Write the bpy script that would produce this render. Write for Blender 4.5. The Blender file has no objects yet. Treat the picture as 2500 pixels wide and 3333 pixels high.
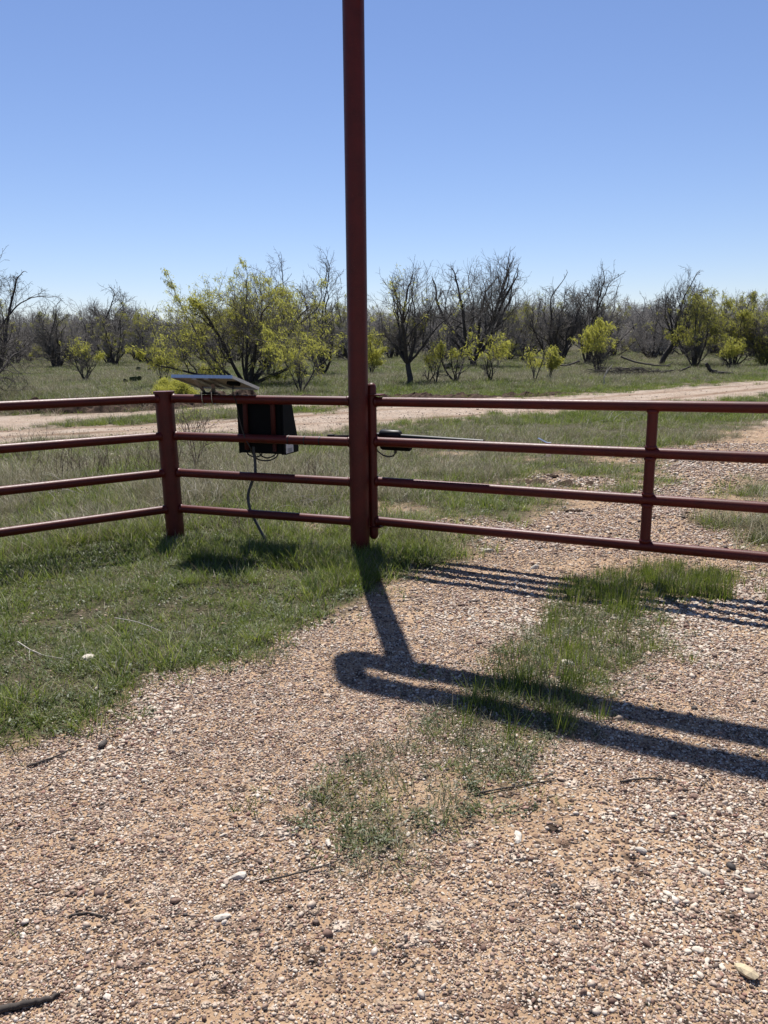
import bpy, math, random
import numpy as np
from mathutils import Vector, Matrix

rng = np.random.default_rng(7)
random.seed(7)
sc = bpy.context.scene
C = sc.collection

# ------------------------------------------------------------------ camera, sky, sun
F_PX, CAM_H = 2500.0, 1.65
PITCH = math.atan((1666.5 - 1123) / F_PX)
ROLL = math.radians(0.7)

cam_d = bpy.data.cameras.new('camera')
cam_d.sensor_fit = 'VERTICAL'
cam_d.sensor_height = 24.0
cam_d.lens = 24.0 * F_PX / 3333.0
cam_d.clip_start = 0.05
cam_d.clip_end = 3000
cam = bpy.data.objects.new('camera', cam_d)
C.objects.link(cam)
cam.matrix_world = (Matrix.Translation((0, 0, CAM_H)) @
                    Matrix.Rotation(math.pi / 2 - PITCH, 4, 'X') @
                    Matrix.Rotation(-ROLL, 4, 'Z'))
sc.camera = cam

SUN_DIR = Vector((-0.112 * 0.557, 0.994 * 0.557, 1.0)).normalized()     # towards the sun
SUN_EL = math.asin(SUN_DIR.z)
world = bpy.data.worlds.new('World')
sc.world = world
world.use_nodes = True
wn = world.node_tree
wn.nodes.clear()
sky = wn.nodes.new('ShaderNodeTexSky')
sky.sky_type = 'NISHITA'
sky.sun_disc = False
sky.sun_elevation = SUN_EL
sky.sun_rotation = math.atan2(SUN_DIR.x, SUN_DIR.y)
sky.altitude = 0
sky.air_density = 1.0
sky.dust_density = 0.0
sky.ozone_density = 4.0
bg = wn.nodes.new('ShaderNodeBackground')
bg.inputs['Strength'].default_value = 0.064
wo = wn.nodes.new('ShaderNodeOutputWorld')
tint = wn.nodes.new('ShaderNodeMix')
tint.data_type = 'RGBA'
tint.blend_type = 'MULTIPLY'
tint.inputs[0].default_value = 1.0
tint.inputs[7].default_value = (1.00, 0.945, 1.07, 1)
wn.links.new(sky.outputs[0], tint.inputs[6])
wn.links.new(tint.outputs[2], bg.inputs[0])
wn.links.new(bg.outputs[0], wo.inputs[0])

sun_d = bpy.data.lights.new('sun', 'SUN')
sun_d.energy = 5.0
sun_d.angle = math.radians(0.53)
sun_d.color = (1.0, 0.96, 0.9)
sun = bpy.data.objects.new('sun', sun_d)
C.objects.link(sun)
sun.rotation_euler = SUN_DIR.to_track_quat('Z', 'Y').to_euler()

sc.view_settings.view_transform = 'Standard'
sc.view_settings.look = 'None'
sc.view_settings.exposure = 0.8
sc.view_settings.gamma = 1.0
sc.render.film_transparent = False
try:
    sc.cycles.max_bounces = 6
    sc.cycles.transparent_max_bounces = 8
    sc.cycles.diffuse_bounces = 3
    sc.cycles.transmission_bounces = 3
except Exception:
    pass

# ------------------------------------------------------------------ surveying helpers
VS = 2500.0 / 1659.0


def ray(x, y):
    u = x - 1250.0
    v = -(y - 1666.5)
    c, s = math.cos(ROLL), math.sin(ROLL)
    r = u * c + v * s
    w = -u * s + v * c
    d = (r, F_PX * math.cos(PITCH) + w * math.sin(PITCH), -F_PX * math.sin(PITCH) + w * math.cos(PITCH))
    return d[0] / d[1], 1.0, d[2] / d[1]


def G(vx, vy, z=0.0):
    """ground point (x, y) of a survey mark"""
    d = ray(vx * VS, vy * VS)
    t = (z - CAM_H) / d[2]
    return d[0] * t, t


def at(vx, vy, D):
    d = ray(vx * VS, vy * VS)
    return Vector((d[0] * D, D, CAM_H + d[2] * D))


# ------------------------------------------------------------------ noise
def hash2(ix, iy, seed=0):
    n = (ix.astype(np.int64) * 374761393 + iy.astype(np.int64) * 668265263 + seed * 1442695041) & 0xffffffff
    n = ((n ^ (n >> 13)) * 1274126177) & 0xffffffff
    n = n ^ (n >> 16)
    return (n & 0xffff) / 65535.0


def vnoise(x, y, seed=0):
    x = np.asarray(x, float)
    y = np.asarray(y, float)
    ix, iy = np.floor(x), np.floor(y)
    fx, fy = x - ix, y - iy
    fx = fx * fx * (3 - 2 * fx)
    fy = fy * fy * (3 - 2 * fy)
    a = hash2(ix, iy, seed)
    b = hash2(ix + 1, iy, seed)
    c = hash2(ix, iy + 1, seed)
    d = hash2(ix + 1, iy + 1, seed)
    return (a * (1 - fx) + b * fx) * (1 - fy) + (c * (1 - fx) + d * fx) * fy


def fbm(x, y, oct=4, seed=0):
    s, a, t = 0, 0.5, 0
    for k in range(oct):
        s = s + a * vnoise(np.asarray(x) * 2 ** k, np.asarray(y) * 2 ** k, seed + k * 7)
        t += a
        a *= 0.5
    return s / t


def inpoly(poly, x, y):
    x = np.asarray(x)
    y = np.asarray(y)
    c = np.zeros(x.shape, bool)
    n = len(poly)
    j = n - 1
    for i in range(n):
        xi, yi = poly[i]
        xj, yj = poly[j]
        if yi != yj:
            m = ((yi > y) != (yj > y)) & (x < (xj - xi) * (y - yi) / (yj - yi) + xi)
            c ^= m
        j = i
    return c


# ------------------------------------------------------------------ ground zones (surveyed outlines on the ground plane)
def P(*pts):
    return [G(a, b) for a, b in pts]


drive = [(-60, -30), (-9, -1), (-6, 1.2)] + P((0, 1605), (60, 1600), (150, 1572), (250, 1505), (330, 1458), (450, 1428), (560, 1400), (600, 1372),
        (700, 1325), (780, 1302), (850, 1268), (900, 1242), (960, 1208), (1050, 1190), (1040, 1168), (960, 1150), (870, 1138),
        (900, 1126), (1000, 1130), (1100, 1122), (1180, 1112), (1260, 1100), (1300, 1078), (1390, 1052), (1400, 1030), (1415, 1005), (1500, 962),
        (1560, 940), (1659, 908), (1800, 868), (1950, 838), (2200, 838), (2300, 900), (2500, 1100), (2600, 1400)) + [(12, -1), (60, -30)]
bare = [P((640, 1130), (700, 1126), (740, 1128), (742, 1146), (680, 1142)),
        P((1080, 1052), (1150, 1030), (1230, 1032), (1330, 1040), (1300, 1062), (1180, 1058))]
patch_r = P((1500, 1112), (1540, 1078), (1600, 1058), (1659, 1040), (1800, 1030), (1900, 1120), (1800, 1210), (1659, 1190), (1580, 1165), (1530, 1140))
road = P((-900, 985), (-300, 968), (0, 957), (345, 941), (500, 934), (650, 935), (740, 930), (820, 918), (1000, 906), (1150, 896), (1300, 883),
         (1480, 869), (1659, 854), (1900, 832), (2600, 790), (2400, 780), (1900, 803), (1659, 820), (1400, 841), (1200, 856), (1000, 865), (830, 873),
         (749, 885), (506, 903), (330, 914), (160, 922), (0, 926), (-300, 932), (-900, 945))
sandstrip = P((-900, 925), (-300, 910), (0, 897), (200, 893), (330, 888), (500, 874), (620, 866), (830, 858), (1120, 857), (1300, 850), (1300, 848), (1000, 866),
              (830, 873), (749, 877), (506, 882), (330, 897), (160, 911), (82, 922), (0, 926), (-300, 932), (-900, 945))
tussock = P((1262, 1262), (1290, 1232), (1350, 1222), (1450, 1222), (1560, 1240), (1600, 1262), (1570, 1282), (1500, 1298), (1400, 1310), (1300, 1300))
mid_a = P((1110, 1385), (1160, 1335), (1235, 1300), (1262, 1268), (1490, 1272), (1450, 1345), (1380, 1392), (1370, 1450), (1320, 1500), (1240, 1500), (1150, 1450), (1105, 1415))
mid_b = P((960, 1475), (1060, 1452), (1200, 1470), (1290, 1505), (1250, 1560), (1190, 1590), (1090, 1580), (1000, 1535))
sparse_a = P((640, 1700), (750, 1640), (850, 1575), (1000, 1525), (1100, 1545), (1200, 1575), (1130, 1680), (1050, 1770), (930, 1840), (800, 1865), (720, 1880), (660, 1830), (620, 1765))
sparse_b = [P((1190, 1800), (1250, 1770), (1300, 1830), (1250, 1880)), P((1040, 1890), (1100, 1850), (1130, 1930), (1060, 1960)),
            P((950, 1990), (1010, 1940), (1060, 2010), (1000, 2070), (930, 2050)), P((700, 1900), (800, 1860), (850, 1930), (760, 1960))]

P_POLE = (-0.195, 6.07)


def masks(x, y):
    """gravel (0/1) and grass density per position"""
    x = np.asarray(x, float)
    y = np.asarray(y, float)
    d = np.maximum(np.hypot(x, y), 1)
    j = 0.035 * d ** 0.85
    wx = x + j * (fbm(x * 2.3, y * 2.3, 3, 3) - .5) * 4 + j * (vnoise(x * 9, y * 9, 5) - .5) * 1.5
    wy = y + j * (fbm(x * 2.3, y * 2.3, 3, 11) - .5) * 4 + j * (vnoise(x * 9, y * 9, 17) - .5) * 1.5
    ind = inpoly(drive, wx, wy)
    inr = inpoly(road, wx, wy)
    ins = inpoly(sandstrip, wx, wy)
    grav = ind | inr | ins
    for b in bare:
        grav |= inpoly(b, wx, wy)
    grav &= ~inpoly(patch_r, wx, wy)
    n1 = fbm(x * 1.3, y * 1.3, 4, 21)
    n2 = fbm(x * 5, y * 5, 3, 31)
    n3 = fbm(x * 3.1, y * 3.1, 3, 25)
    dens = np.where(grav, 0.0, 1.0) * np.clip(0.55 + 1.5 * (n1 - .3), 0.35, 1.0) * np.clip((n3 - .27) * 7, .10, 1)
    bare_n = fbm(x * .9 + 7, y * .9, 3, 29)
    dens = dens * np.where((x > -.3) & (y > 5.9) & (y < 12), np.clip((bare_n - .36) * 7, .05, 1), 1)
    tu = inpoly(tussock, wx, wy)
    ma = inpoly(mid_a, wx, wy)
    mb = inpoly(mid_b, wx, wy)
    sa = inpoly(sparse_a, wx, wy)
    dens = np.where(ma, np.clip(6 * (n2 - .22), .25, 1), dens)
    dens = np.where(mb, np.clip(6 * (n2 - .22), .25, 1), dens)
    dens = np.where(sa, np.clip(5 * (n2 - .26), .15, .7), dens)
    dens = np.where(tu, np.clip(4.5 * (n2 - .28), .12, 1), dens)
    for b in sparse_b:
        dens = np.where(inpoly(b, wx, wy), np.clip(3 * (n2 - .42), 0, .7), dens)
    kind = np.where(tu, 2, np.where(ma | mb, 1, np.where(sa, 3, 0)))
    return grav, dens, kind, ins


# ------------------------------------------------------------------ node helpers / materials
def new_mat(name):
    m = bpy.data.materials.new(name)
    m.use_nodes = True
    nt = m.node_tree
    b = nt.nodes['Principled BSDF']
    return m, nt, b


def N(nt, t, **kw):
    n = nt.nodes.new(t)
    for k, v in kw.items():
        if k in n.inputs:
            n.inputs[k].default_value = v
        else:
            setattr(n, k, v)
    return n


K_ALB = 0.76


def ramp(nt, stops, interp='LINEAR'):
    r = nt.nodes.new('ShaderNodeValToRGB')
    r.color_ramp.interpolation = interp
    el = r.color_ramp.elements
    while len(el) > len(stops):
        el.remove(el[-1])
    while len(el) < len(stops):
        el.new(0.5)
    for e, (p, c) in zip(el, stops):
        e.position = p
        e.color = (c[0] * K_ALB if max(c) < .9 else c[0], c[1] * K_ALB if max(c) < .9 else c[1], c[2] * K_ALB if max(c) < .9 else c[2], 1)
    return r


def mixc(nt, fac, a, b, mode='MIX'):
    m = nt.nodes.new('ShaderNodeMix')
    m.data_type = 'RGBA'
    m.blend_type = mode
    for sock, v in ((m.inputs[0], fac), (m.inputs[6], a), (m.inputs[7], b)):
        if hasattr(v, 'is_linked') or hasattr(v, 'links'):
            nt.links.new(v, sock)
        elif isinstance(v, (int, float)):
            sock.default_value = v
        else:
            sock.default_value = (v[0], v[1], v[2], 1)
    return m.outputs[2]


def mat_paint(name, base, dark, rough=0.45, metal=0.0, scale=1.0, dust=(0.12, 0.035, 0.024)):
    m, nt, b = new_mat(name)
    tc = N(nt, 'ShaderNodeTexCoord')
    geo = N(nt, 'ShaderNodeNewGeometry')
    n1 = N(nt, 'ShaderNodeTexNoise', Scale=6.0 * scale, Detail=6.0, Roughness=0.65)
    n2 = N(nt, 'ShaderNodeTexNoise', Scale=55.0 * scale, Detail=5.0, Roughness=0.7)
    n3 = N(nt, 'ShaderNodeTexNoise', Scale=160.0 * scale, Detail=3.0)
    for n in (n1, n2, n3):
        nt.links.new(geo.outputs['Position'], n.inputs['Vector'])
    r1 = ramp(nt, [(0.35, (0, 0, 0)), (0.7, (1, 1, 1))])
    nt.links.new(n1.outputs[0], r1.inputs[0])
    c1 = mixc(nt, r1.outputs[0], base, dark)
    r2 = ramp(nt, [(0.60, (0, 0, 0)), (0.72, (1, 1, 1))])
    nt.links.new(n2.outputs[0], r2.inputs[0])
    f = N(nt, 'ShaderNodeMath', operation='MULTIPLY')
    nt.links.new(r2.outputs[0], f.inputs[0])
    f.inputs[1].default_value = 0.55
    c2 = mixc(nt, f.outputs[0], c1, dust)
    n4 = N(nt, 'ShaderNodeTexNoise', Scale=240.0, Detail=1.0)
    nt.links.new(geo.outputs['Position'], n4.inputs['Vector'])
    r4 = ramp(nt, [(0.72, (0, 0, 0)), (0.76, (1, 1, 1))])
    nt.links.new(n4.outputs[0], r4.inputs[0])
    f4 = N(nt, 'ShaderNodeMath', operation='MULTIPLY')
    nt.links.new(r4.outputs[0], f4.inputs[0])
    nt.links.new(r1.outputs[0], f4.inputs[1])
    c2 = mixc(nt, f4.outputs[0], c2, (0.22, 0.12, 0.09))
    nt.links.new(c2, b.inputs['Base Color'])
    rr = N(nt, 'ShaderNodeMapRange')
    nt.links.new(n2.outputs[0], rr.inputs[0])
    rr.inputs[3].default_value = rough - 0.1
    rr.inputs[4].default_value = rough + 0.2
    nt.links.new(rr.outputs[0], b.inputs['Roughness'])
    bp = N(nt, 'ShaderNodeBump', Strength=0.25, Distance=0.002)
    nt.links.new(n3.outputs[0], bp.inputs['Height'])
    nt.links.new(bp.outputs[0], b.inputs['Normal'])
    b.inputs['Metallic'].default_value = metal
    b.inputs['Specular IOR Level'].default_value = 0.28
    return m


def mat_simple(name, col, rough=0.6, metal=0.0, var=0.25, scale=20.0, bump=0.2, spec=0.5):
    m, nt, b = new_mat(name)
    geo = N(nt, 'ShaderNodeNewGeometry')
    n1 = N(nt, 'ShaderNodeTexNoise', Scale=scale, Detail=5.0, Roughness=0.6)
    nt.links.new(geo.outputs['Position'], n1.inputs['Vector'])
    lo = [c * (1 - var) for c in col]
    hi = [min(1, c * (1 + var)) for c in col]
    r = ramp(nt, [(0.3, lo), (0.7, hi)])
    nt.links.new(n1.outputs[0], r.inputs[0])
    nt.links.new(r.outputs[0], b.inputs['Base Color'])
    b.inputs['Roughness'].default_value = rough
    b.inputs['Metallic'].default_value = metal
    b.inputs['Specular IOR Level'].default_value = spec
    bp = N(nt, 'ShaderNodeBump', Strength=bump, Distance=0.003)
    nt.links.new(n1.outputs[0], bp.inputs['Height'])
    nt.links.new(bp.outputs[0], b.inputs['Normal'])
    return m


M_RED = mat_paint('red_oxide_paint', (0.088, 0.0085, 0.0055), (0.055, 0.0055, 0.0035), 0.42)
M_REDD = mat_paint('dark_red_oxide_paint', (0.052, 0.008, 0.006), (0.034, 0.005, 0.004), 0.6)  # darker, rougher copy of the red paint, used on the mounting bars
M_BLACK = mat_simple('black_plastic', (0.003, 0.0034, 0.004), 0.7, 0, 0.3, 12, 0.2, 0.12)
M_BLACKG = mat_simple('black_enamel', (0.006, 0.007, 0.009), 0.45, 0, 0.3, 12, 0.05, 0.2)
M_CABLE = mat_simple('black_cable_rubber', (0.012, 0.012, 0.013), 0.5)
M_ALU = mat_simple('aluminium', (0.62, 0.64, 0.67), 0.35, 0.85, 0.1, 40, 0.05)
M_ZINC = mat_simple('zinc_plated_steel', (0.55, 0.57, 0.6), 0.3, 0.9, 0.2, 60, 0.05)
M_BACK = mat_simple('panel_back_sheet', (0.42, 0.37, 0.34), 0.6, 0, 0.12, 25, 0.05)
M_CELL = mat_simple('solar_cells', (0.01, 0.014, 0.04), 0.15, 0, 0.2, 5, 0.0)
M_CONDUIT = mat_simple('grey_conduit', (0.05, 0.052, 0.056), 0.7, 0, 0.2, 30)
M_WHITE = mat_simple('white_sticker', (0.75, 0.75, 0.75), 0.5, 0, 0.05, 30, 0)
M_PINK = mat_simple('red_sticker_band', (0.55, 0.16, 0.14), 0.5, 0, 0.05, 30, 0)
M_INK = mat_simple('printed_ink', (0.05, 0.05, 0.06), 0.6, 0, 0.05, 30, 0)
M_ROCK = mat_simple('pale_limestone', (0.58, 0.52, 0.44), 0.85, 0, 0.3, 60, 0.8)
M_ROCKY = mat_simple('yellow_stone', (0.52, 0.42, 0.27), 0.85, 0, 0.25, 60, 0.8)
M_ROCKD = mat_simple('dark_stone', (0.08, 0.065, 0.055), 0.8, 0, 0.3, 60, 0.8)
M_STICK = mat_simple('dead_wood', (0.055, 0.042, 0.034), 0.85, 0, 0.5, 60, 0.6)
M_STICKP = mat_simple('bleached_wood', (0.42, 0.38, 0.32), 0.85, 0, 0.3, 60, 0.6)
M_STRAW = mat_simple('straw_stem', (0.42, 0.36, 0.25), 0.8, 0, 0.3, 30, 0.3)
M_BARK = mat_simple('mesquite_bark', (0.060, 0.050, 0.044), 0.9, 0, 0.45, 9, 0.8)
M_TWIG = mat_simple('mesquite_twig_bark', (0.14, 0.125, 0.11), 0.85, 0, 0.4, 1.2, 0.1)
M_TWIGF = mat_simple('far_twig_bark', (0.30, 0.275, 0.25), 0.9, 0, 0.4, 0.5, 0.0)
M_CACTUS = mat_simple('prickly_pear_skin', (0.050, 0.070, 0.025), 0.7, 0, 0.4, 15, 0.3, 0.15)
M_DIRT = mat_simple('turned_red_soil', (0.070, 0.045, 0.032), 0.98, 0, 0.7, 9, 1.0, 0.1)
M_SEEDHEAD = mat_simple('dry_weed_stalk', (0.14, 0.085, 0.065), 0.85, 0, 0.4, 20, 0.2)


def mat_leaf(name, stops, trans=0.45, rough=0.5, per='obj'):
    m = bpy.data.materials.new(name)
    m.use_nodes = True
    nt = m.node_tree
    nt.nodes.clear()
    out = N(nt, 'ShaderNodeOutputMaterial')
    oi = N(nt, 'ShaderNodeObjectInfo')
    at_ = N(nt, 'ShaderNodeAttribute', attribute_name='shade')
    add = N(nt, 'ShaderNodeMath', operation='ADD')
    if per == 'obj':
        mul = N(nt, 'ShaderNodeMath', operation='MULTIPLY')
        nt.links.new(oi.outputs['Random'], mul.inputs[0])
        mul.inputs[1].default_value = 0.55
        nt.links.new(mul.outputs[0], add.inputs[0])
        mul2 = N(nt, 'ShaderNodeMath', operation='MULTIPLY')
        nt.links.new(at_.outputs['Fac'], mul2.inputs[0])
        mul2.inputs[1].default_value = 0.45
        nt.links.new(mul2.outputs[0], add.inputs[1])
    else:
        nt.links.new(at_.outputs['Fac'], add.inputs[0])
        add.inputs[1].default_value = 0.0
    r = ramp(nt, stops)
    nt.links.new(add.outputs[0], r.inputs[0])
    d = N(nt, 'ShaderNodeBsdfDiffuse')
    t = N(nt, 'ShaderNodeBsdfTranslucent')
    g = N(nt, 'ShaderNodeBsdfGlossy', Roughness=rough)
    g.inputs['Color'].default_value = (0.5, 0.5, 0.5, 1)
    nt.links.new(r.outputs[0], d.inputs[0])
    tcol = mixc(nt, 0.35, r.outputs[0], (0.62, 0.70, 0.12), 'MIX') if trans > 0.3 else r.outputs[0]
    tm = mixc(nt, 0.25 if trans > 0.3 else 0.0, r.outputs[0], tcol)
    nt.links.new(tm, t.inputs[0])
    m1 = N(nt, 'ShaderNodeMixShader')
    m1.inputs[0].default_value = trans
    nt.links.new(d.outputs[0], m1.inputs[1])
    nt.links.new(t.outputs[0], m1.inputs[2])
    m2 = N(nt, 'ShaderNodeMixShader')
    m2.inputs[0].default_value = 0.05
    nt.links.new(m1.outputs[0], m2.inputs[1])
    nt.links.new(g.outputs[0], m2.inputs[2])
    nt.links.new(m2.outputs[0], out.inputs[0])
    return m


M_GRASS = mat_leaf('green_grass', [(0.0, (0.042, 0.080, 0.013)), (0.4, (0.118, 0.182, 0.022)), (0.75, (0.235, 0.295, 0.042)), (1.0, (0.47, 0.48, 0.12))], 0.36)
M_GREYG = mat_leaf('grey_green_grass', [(0.0, (0.05, 0.065, 0.030)), (0.5, (0.13, 0.145, 0.070)), (1.0, (0.30, 0.28, 0.16))], 0.3)
M_DRYG = mat_leaf('dry_grass', [(0.0, (0.15, 0.125, 0.075)), (0.5, (0.30, 0.26, 0.16)), (1.0, (0.55, 0.50, 0.35))], 0.25)
M_FORB = mat_leaf('low_forb_leaves', [(0.0, (0.045, 0.070, 0.022)), (0.5, (0.085, 0.110, 0.035)), (1.0, (0.17, 0.19, 0.08))], 0.35)
M_LEAF = mat_leaf('young_mesquite_leaf', [(0.0, (0.36, 0.36, 0.06)), (0.5, (0.52, 0.50, 0.09)), (1.0, (0.68, 0.65, 0.17))], 0.55, per='mesh')
M_LEAFD = mat_leaf('olive_mesquite_leaf', [(0.0, (0.28, 0.28, 0.05)), (0.5, (0.42, 0.41, 0.08)), (1.0, (0.58, 0.55, 0.14))], 0.5, per='mesh')


def mat_pebble():
    m, nt, b = new_mat('river_gravel')
    oi = N(nt, 'ShaderNodeObjectInfo')
    r = ramp(nt, [(0.0, (0.056, 0.043, 0.036)), (0.09, (0.127, 0.087, 0.065)), (0.20, (0.224, 0.128, 0.090)), (0.30, (0.330, 0.211, 0.153)), (0.42, (0.454, 0.316, 0.236)),
                  (0.50, (0.312, 0.154, 0.113)), (0.58, (0.506, 0.374, 0.260)), (0.74, (0.577, 0.440, 0.339)), (0.88, (0.683, 0.565, 0.450)), (1.0, (0.771, 0.673, 0.577))])
    nt.links.new(oi.outputs['Random'], r.inputs[0])
    geo = N(nt, 'ShaderNodeNewGeometry')
    n1 = N(nt, 'ShaderNodeTexNoise', Scale=120.0, Detail=3.0)
    nt.links.new(geo.outputs['Position'], n1.inputs['Vector'])
    rr = ramp(nt, [(0.3, (0.75, 0.75, 0.75)), (0.7, (1.15, 1.15, 1.15))])
    nt.links.new(n1.outputs[0], rr.inputs[0])
    c = mixc(nt, 1.0, r.outputs[0], rr.outputs[0], 'MULTIPLY')
    nt.links.new(c, b.inputs['Base Color'])
    b.inputs['Roughness'].default_value = 0.75
    return m


M_PEB = mat_pebble()
M_PEBW = mat_simple('chalk_gravel', (0.60, 0.52, 0.42), 0.85, 0, 0.25, 90, 0.5)


def mat_ground():
    m, nt, b = new_mat('ground_surface')
    geo = N(nt, 'ShaderNodeNewGeometry')
    a_g = N(nt, 'ShaderNodeAttribute', attribute_name='gravel')
    a_r = N(nt, 'ShaderNodeAttribute', attribute_name='rut')
    pos = geo.outputs['Position']
    # sand
    ns = N(nt, 'ShaderNodeTexNoise', Scale=3.0, Detail=8.0, Roughness=0.65)
    nt.links.new(pos, ns.inputs['Vector'])
    sand = ramp(nt, [(0.3, (0.342, 0.223, 0.134)), (0.5, (0.465, 0.313, 0.195)), (0.7, (0.551, 0.391, 0.250))])
    nt.links.new(ns.outputs[0], sand.inputs[0])
    # pebble pattern, two scales
    out_col = sand.outputs[0]
    heights = []
    for sc_, amt in ((75.0, 0.85), (34.0, 0.55), (14.0, 0.35)):
        v = N(nt, 'ShaderNodeTexVoronoi', Scale=sc_)
        v.feature = 'F1'
        nt.links.new(pos, v.inputs['Vector'])
        cr = ramp(nt, [(0.0, (0.055, 0.038, 0.028)), (0.25, (0.230, 0.145, 0.100)), (0.5, (0.386, 0.272, 0.192)), (0.75, (0.506, 0.383, 0.280)), (1.0, (0.662, 0.552, 0.448))])
        sep = N(nt, 'ShaderNodeSeparateColor')
        nt.links.new(v.outputs['Color'], sep.inputs[0])
        nt.links.new(sep.outputs[0], cr.inputs[0])
        msk = ramp(nt, [(0.30, (1, 1, 1)), (0.52, (0, 0, 0))])
        nt.links.new(v.outputs['Distance'], msk.inputs[0])
        sel = N(nt, 'ShaderNodeMath', operation='LESS_THAN')
        nt.links.new(sep.outputs[1], sel.inputs[0])
        sel.inputs[1].default_value = amt
        f = N(nt, 'ShaderNodeMath', operation='MULTIPLY')
        nt.links.new(msk.outputs[0], f.inputs[0])
        nt.links.new(sel.outputs[0], f.inputs[1])
        f2 = N(nt, 'ShaderNodeMath', operation='MULTIPLY')
        inv = N(nt, 'ShaderNodeMath', operation='SUBTRACT')
        inv.inputs[0].default_value = 1.0
        nt.links.new(a_r.outputs['Fac'], inv.inputs[1])
        nt.links.new(f.outputs[0], f2.inputs[0])
        nt.links.new(inv.outputs[0], f2.inputs[1])
        out_col = mixc(nt, f2.outputs[0], out_col, cr.outputs[0])
        heights.append((f2.outputs[0], 0.5 / sc_))
    a_p = N(nt, 'ShaderNodeAttribute', attribute_name='packed')
    npk = N(nt, 'ShaderNodeTexNoise', Scale=1.1, Detail=8.0, Roughness=0.7)
    nt.links.new(pos, npk.inputs['Vector'])
    pkr = ramp(nt, [(0.32, (0.370, 0.286, 0.218)), (0.5, (0.470, 0.382, 0.310)), (0.68, (0.560, 0.482, 0.408))])
    nt.links.new(npk.outputs[0], pkr.inputs[0])
    fpk = N(nt, 'ShaderNodeMath', operation='MULTIPLY')
    nt.links.new(a_p.outputs['Fac'], fpk.inputs[0])
    fpk.inputs[1].default_value = 0.72
    out_col = mixc(nt, fpk.outputs[0], out_col, pkr.outputs[0])
    rutc = mixc(nt, a_r.outputs['Fac'], out_col, (0.13, 0.078, 0.046))
    # soil under the grass
    n2 = N(nt, 'ShaderNodeTexNoise', Scale=9.0, Detail=9.0, Roughness=0.7)
    nt.links.new(pos, n2.inputs['Vector'])
    soil = ramp(nt, [(0.3, (0.045, 0.043, 0.022)), (0.5, (0.080, 0.072, 0.040)), (0.62, (0.14, 0.11, 0.07)), (0.75, (0.27, 0.20, 0.14))])
    nt.links.new(n2.outputs[0], soil.inputs[0])
    nl = N(nt, 'ShaderNodeTexNoise', Scale=0.35, Detail=6.0, Roughness=0.6)
    nt.links.new(pos, nl.inputs['Vector'])
    nlr = ramp(nt, [(0.4, (0, 0, 0)), (0.65, (1, 1, 1))])
    nt.links.new(nl.outputs[0], nlr.inputs[0])
    soil2 = mixc(nt, nlr.outputs[0], soil.outputs[0], (0.075, 0.068, 0.035))
    col = mixc(nt, a_g.outputs['Fac'], soil2, rutc)
    nt.links.new(col, b.inputs['Base Color'])
    b.inputs['Roughness'].default_value = 0.95
    b.inputs['Specular IOR Level'].default_value = 0.15
    add = None
    for o, h in heights:
        mm = N(nt, 'ShaderNodeMath', operation='MULTIPLY')
        nt.links.new(o, mm.inputs[0])
        mm.inputs[1].default_value = h
        if add is None:
            add = mm.outputs[0]
        else:
            a2 = N(nt, 'ShaderNodeMath', operation='ADD')
            nt.links.new(add, a2.inputs[0])
            nt.links.new(mm.outputs[0], a2.inputs[1])
            add = a2.outputs[0]
    nh = N(nt, 'ShaderNodeTexNoise', Scale=60.0, Detail=8.0, Roughness=0.7)
    nt.links.new(pos, nh.inputs['Vector'])
    mm = N(nt, 'ShaderNodeMath', operation='MULTIPLY')
    nt.links.new(nh.outputs[0], mm.inputs[0])
    mm.inputs[1].default_value = 0.012
    a2 = N(nt, 'ShaderNodeMath', operation='ADD')
    nt.links.new(add, a2.inputs[0])
    nt.links.new(mm.outputs[0], a2.inputs[1])
    bp = N(nt, 'ShaderNodeBump', Strength=0.9, Distance=1.0)
    nt.links.new(a2.outputs[0], bp.inputs['Height'])
    nt.links.new(bp.outputs[0], b.inputs['Normal'])
    return m


M_GROUND = mat_ground()

# ------------------------------------------------------------------ mesh helpers
ORIG = {}


def mesh_np(name, V, Fq, mats=(), smooth=True, shade=None, midx=None):
    """V (n,3), Fq list of arrays (m,k)"""
    me = bpy.data.meshes.new(name)
    V = np.asarray(V, np.float32)
    if not isinstance(Fq, list):
        Fq = [Fq]
    Fq = [np.asarray(f, np.int32) for f in Fq if len(f)]
    nl = sum(f.size for f in Fq)
    nf = sum(len(f) for f in Fq)
    me.vertices.add(len(V))
    me.vertices.foreach_set('co', V.ravel())
    me.loops.add(nl)
    me.loops.foreach_set('vertex_index', np.concatenate([f.ravel() for f in Fq]))
    me.polygons.add(nf)
    tot = np.concatenate([np.full(len(f), f.shape[1], np.int32) for f in Fq])
    st = np.concatenate([[0], np.cumsum(tot)[:-1]]).astype(np.int32)
    me.polygons.foreach_set('loop_start', st)
    me.polygons.foreach_set('use_smooth', np.full(nf, smooth, bool))
    if midx is not None:
        me.polygons.foreach_set('material_index', np.asarray(midx, np.int32))
    me.update(calc_edges=True)
    if shade is not None:
        a = me.attributes.new('shade', 'FLOAT', 'FACE' if len(shade) == nf else 'POINT')
        a.data.foreach_set('value', np.asarray(shade, np.float32))
    for m in mats:
        me.materials.append(m)
    return me


def tag(o, label=None, cat=None, group=None, kind=None):
    if label:
        o['label'] = label
    if cat:
        o['category'] = cat
    if group:
        o['group'] = group
    if kind:
        o['kind'] = kind
    return o


def thing(name, loc, label, cat, group=None):
    o = bpy.data.objects.new(name, None)
    o.empty_display_size = 0.2
    C.objects.link(o)
    o.location = loc
    ORIG[o.name] = Vector(loc)
    return tag(o, label, cat, group)


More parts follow.
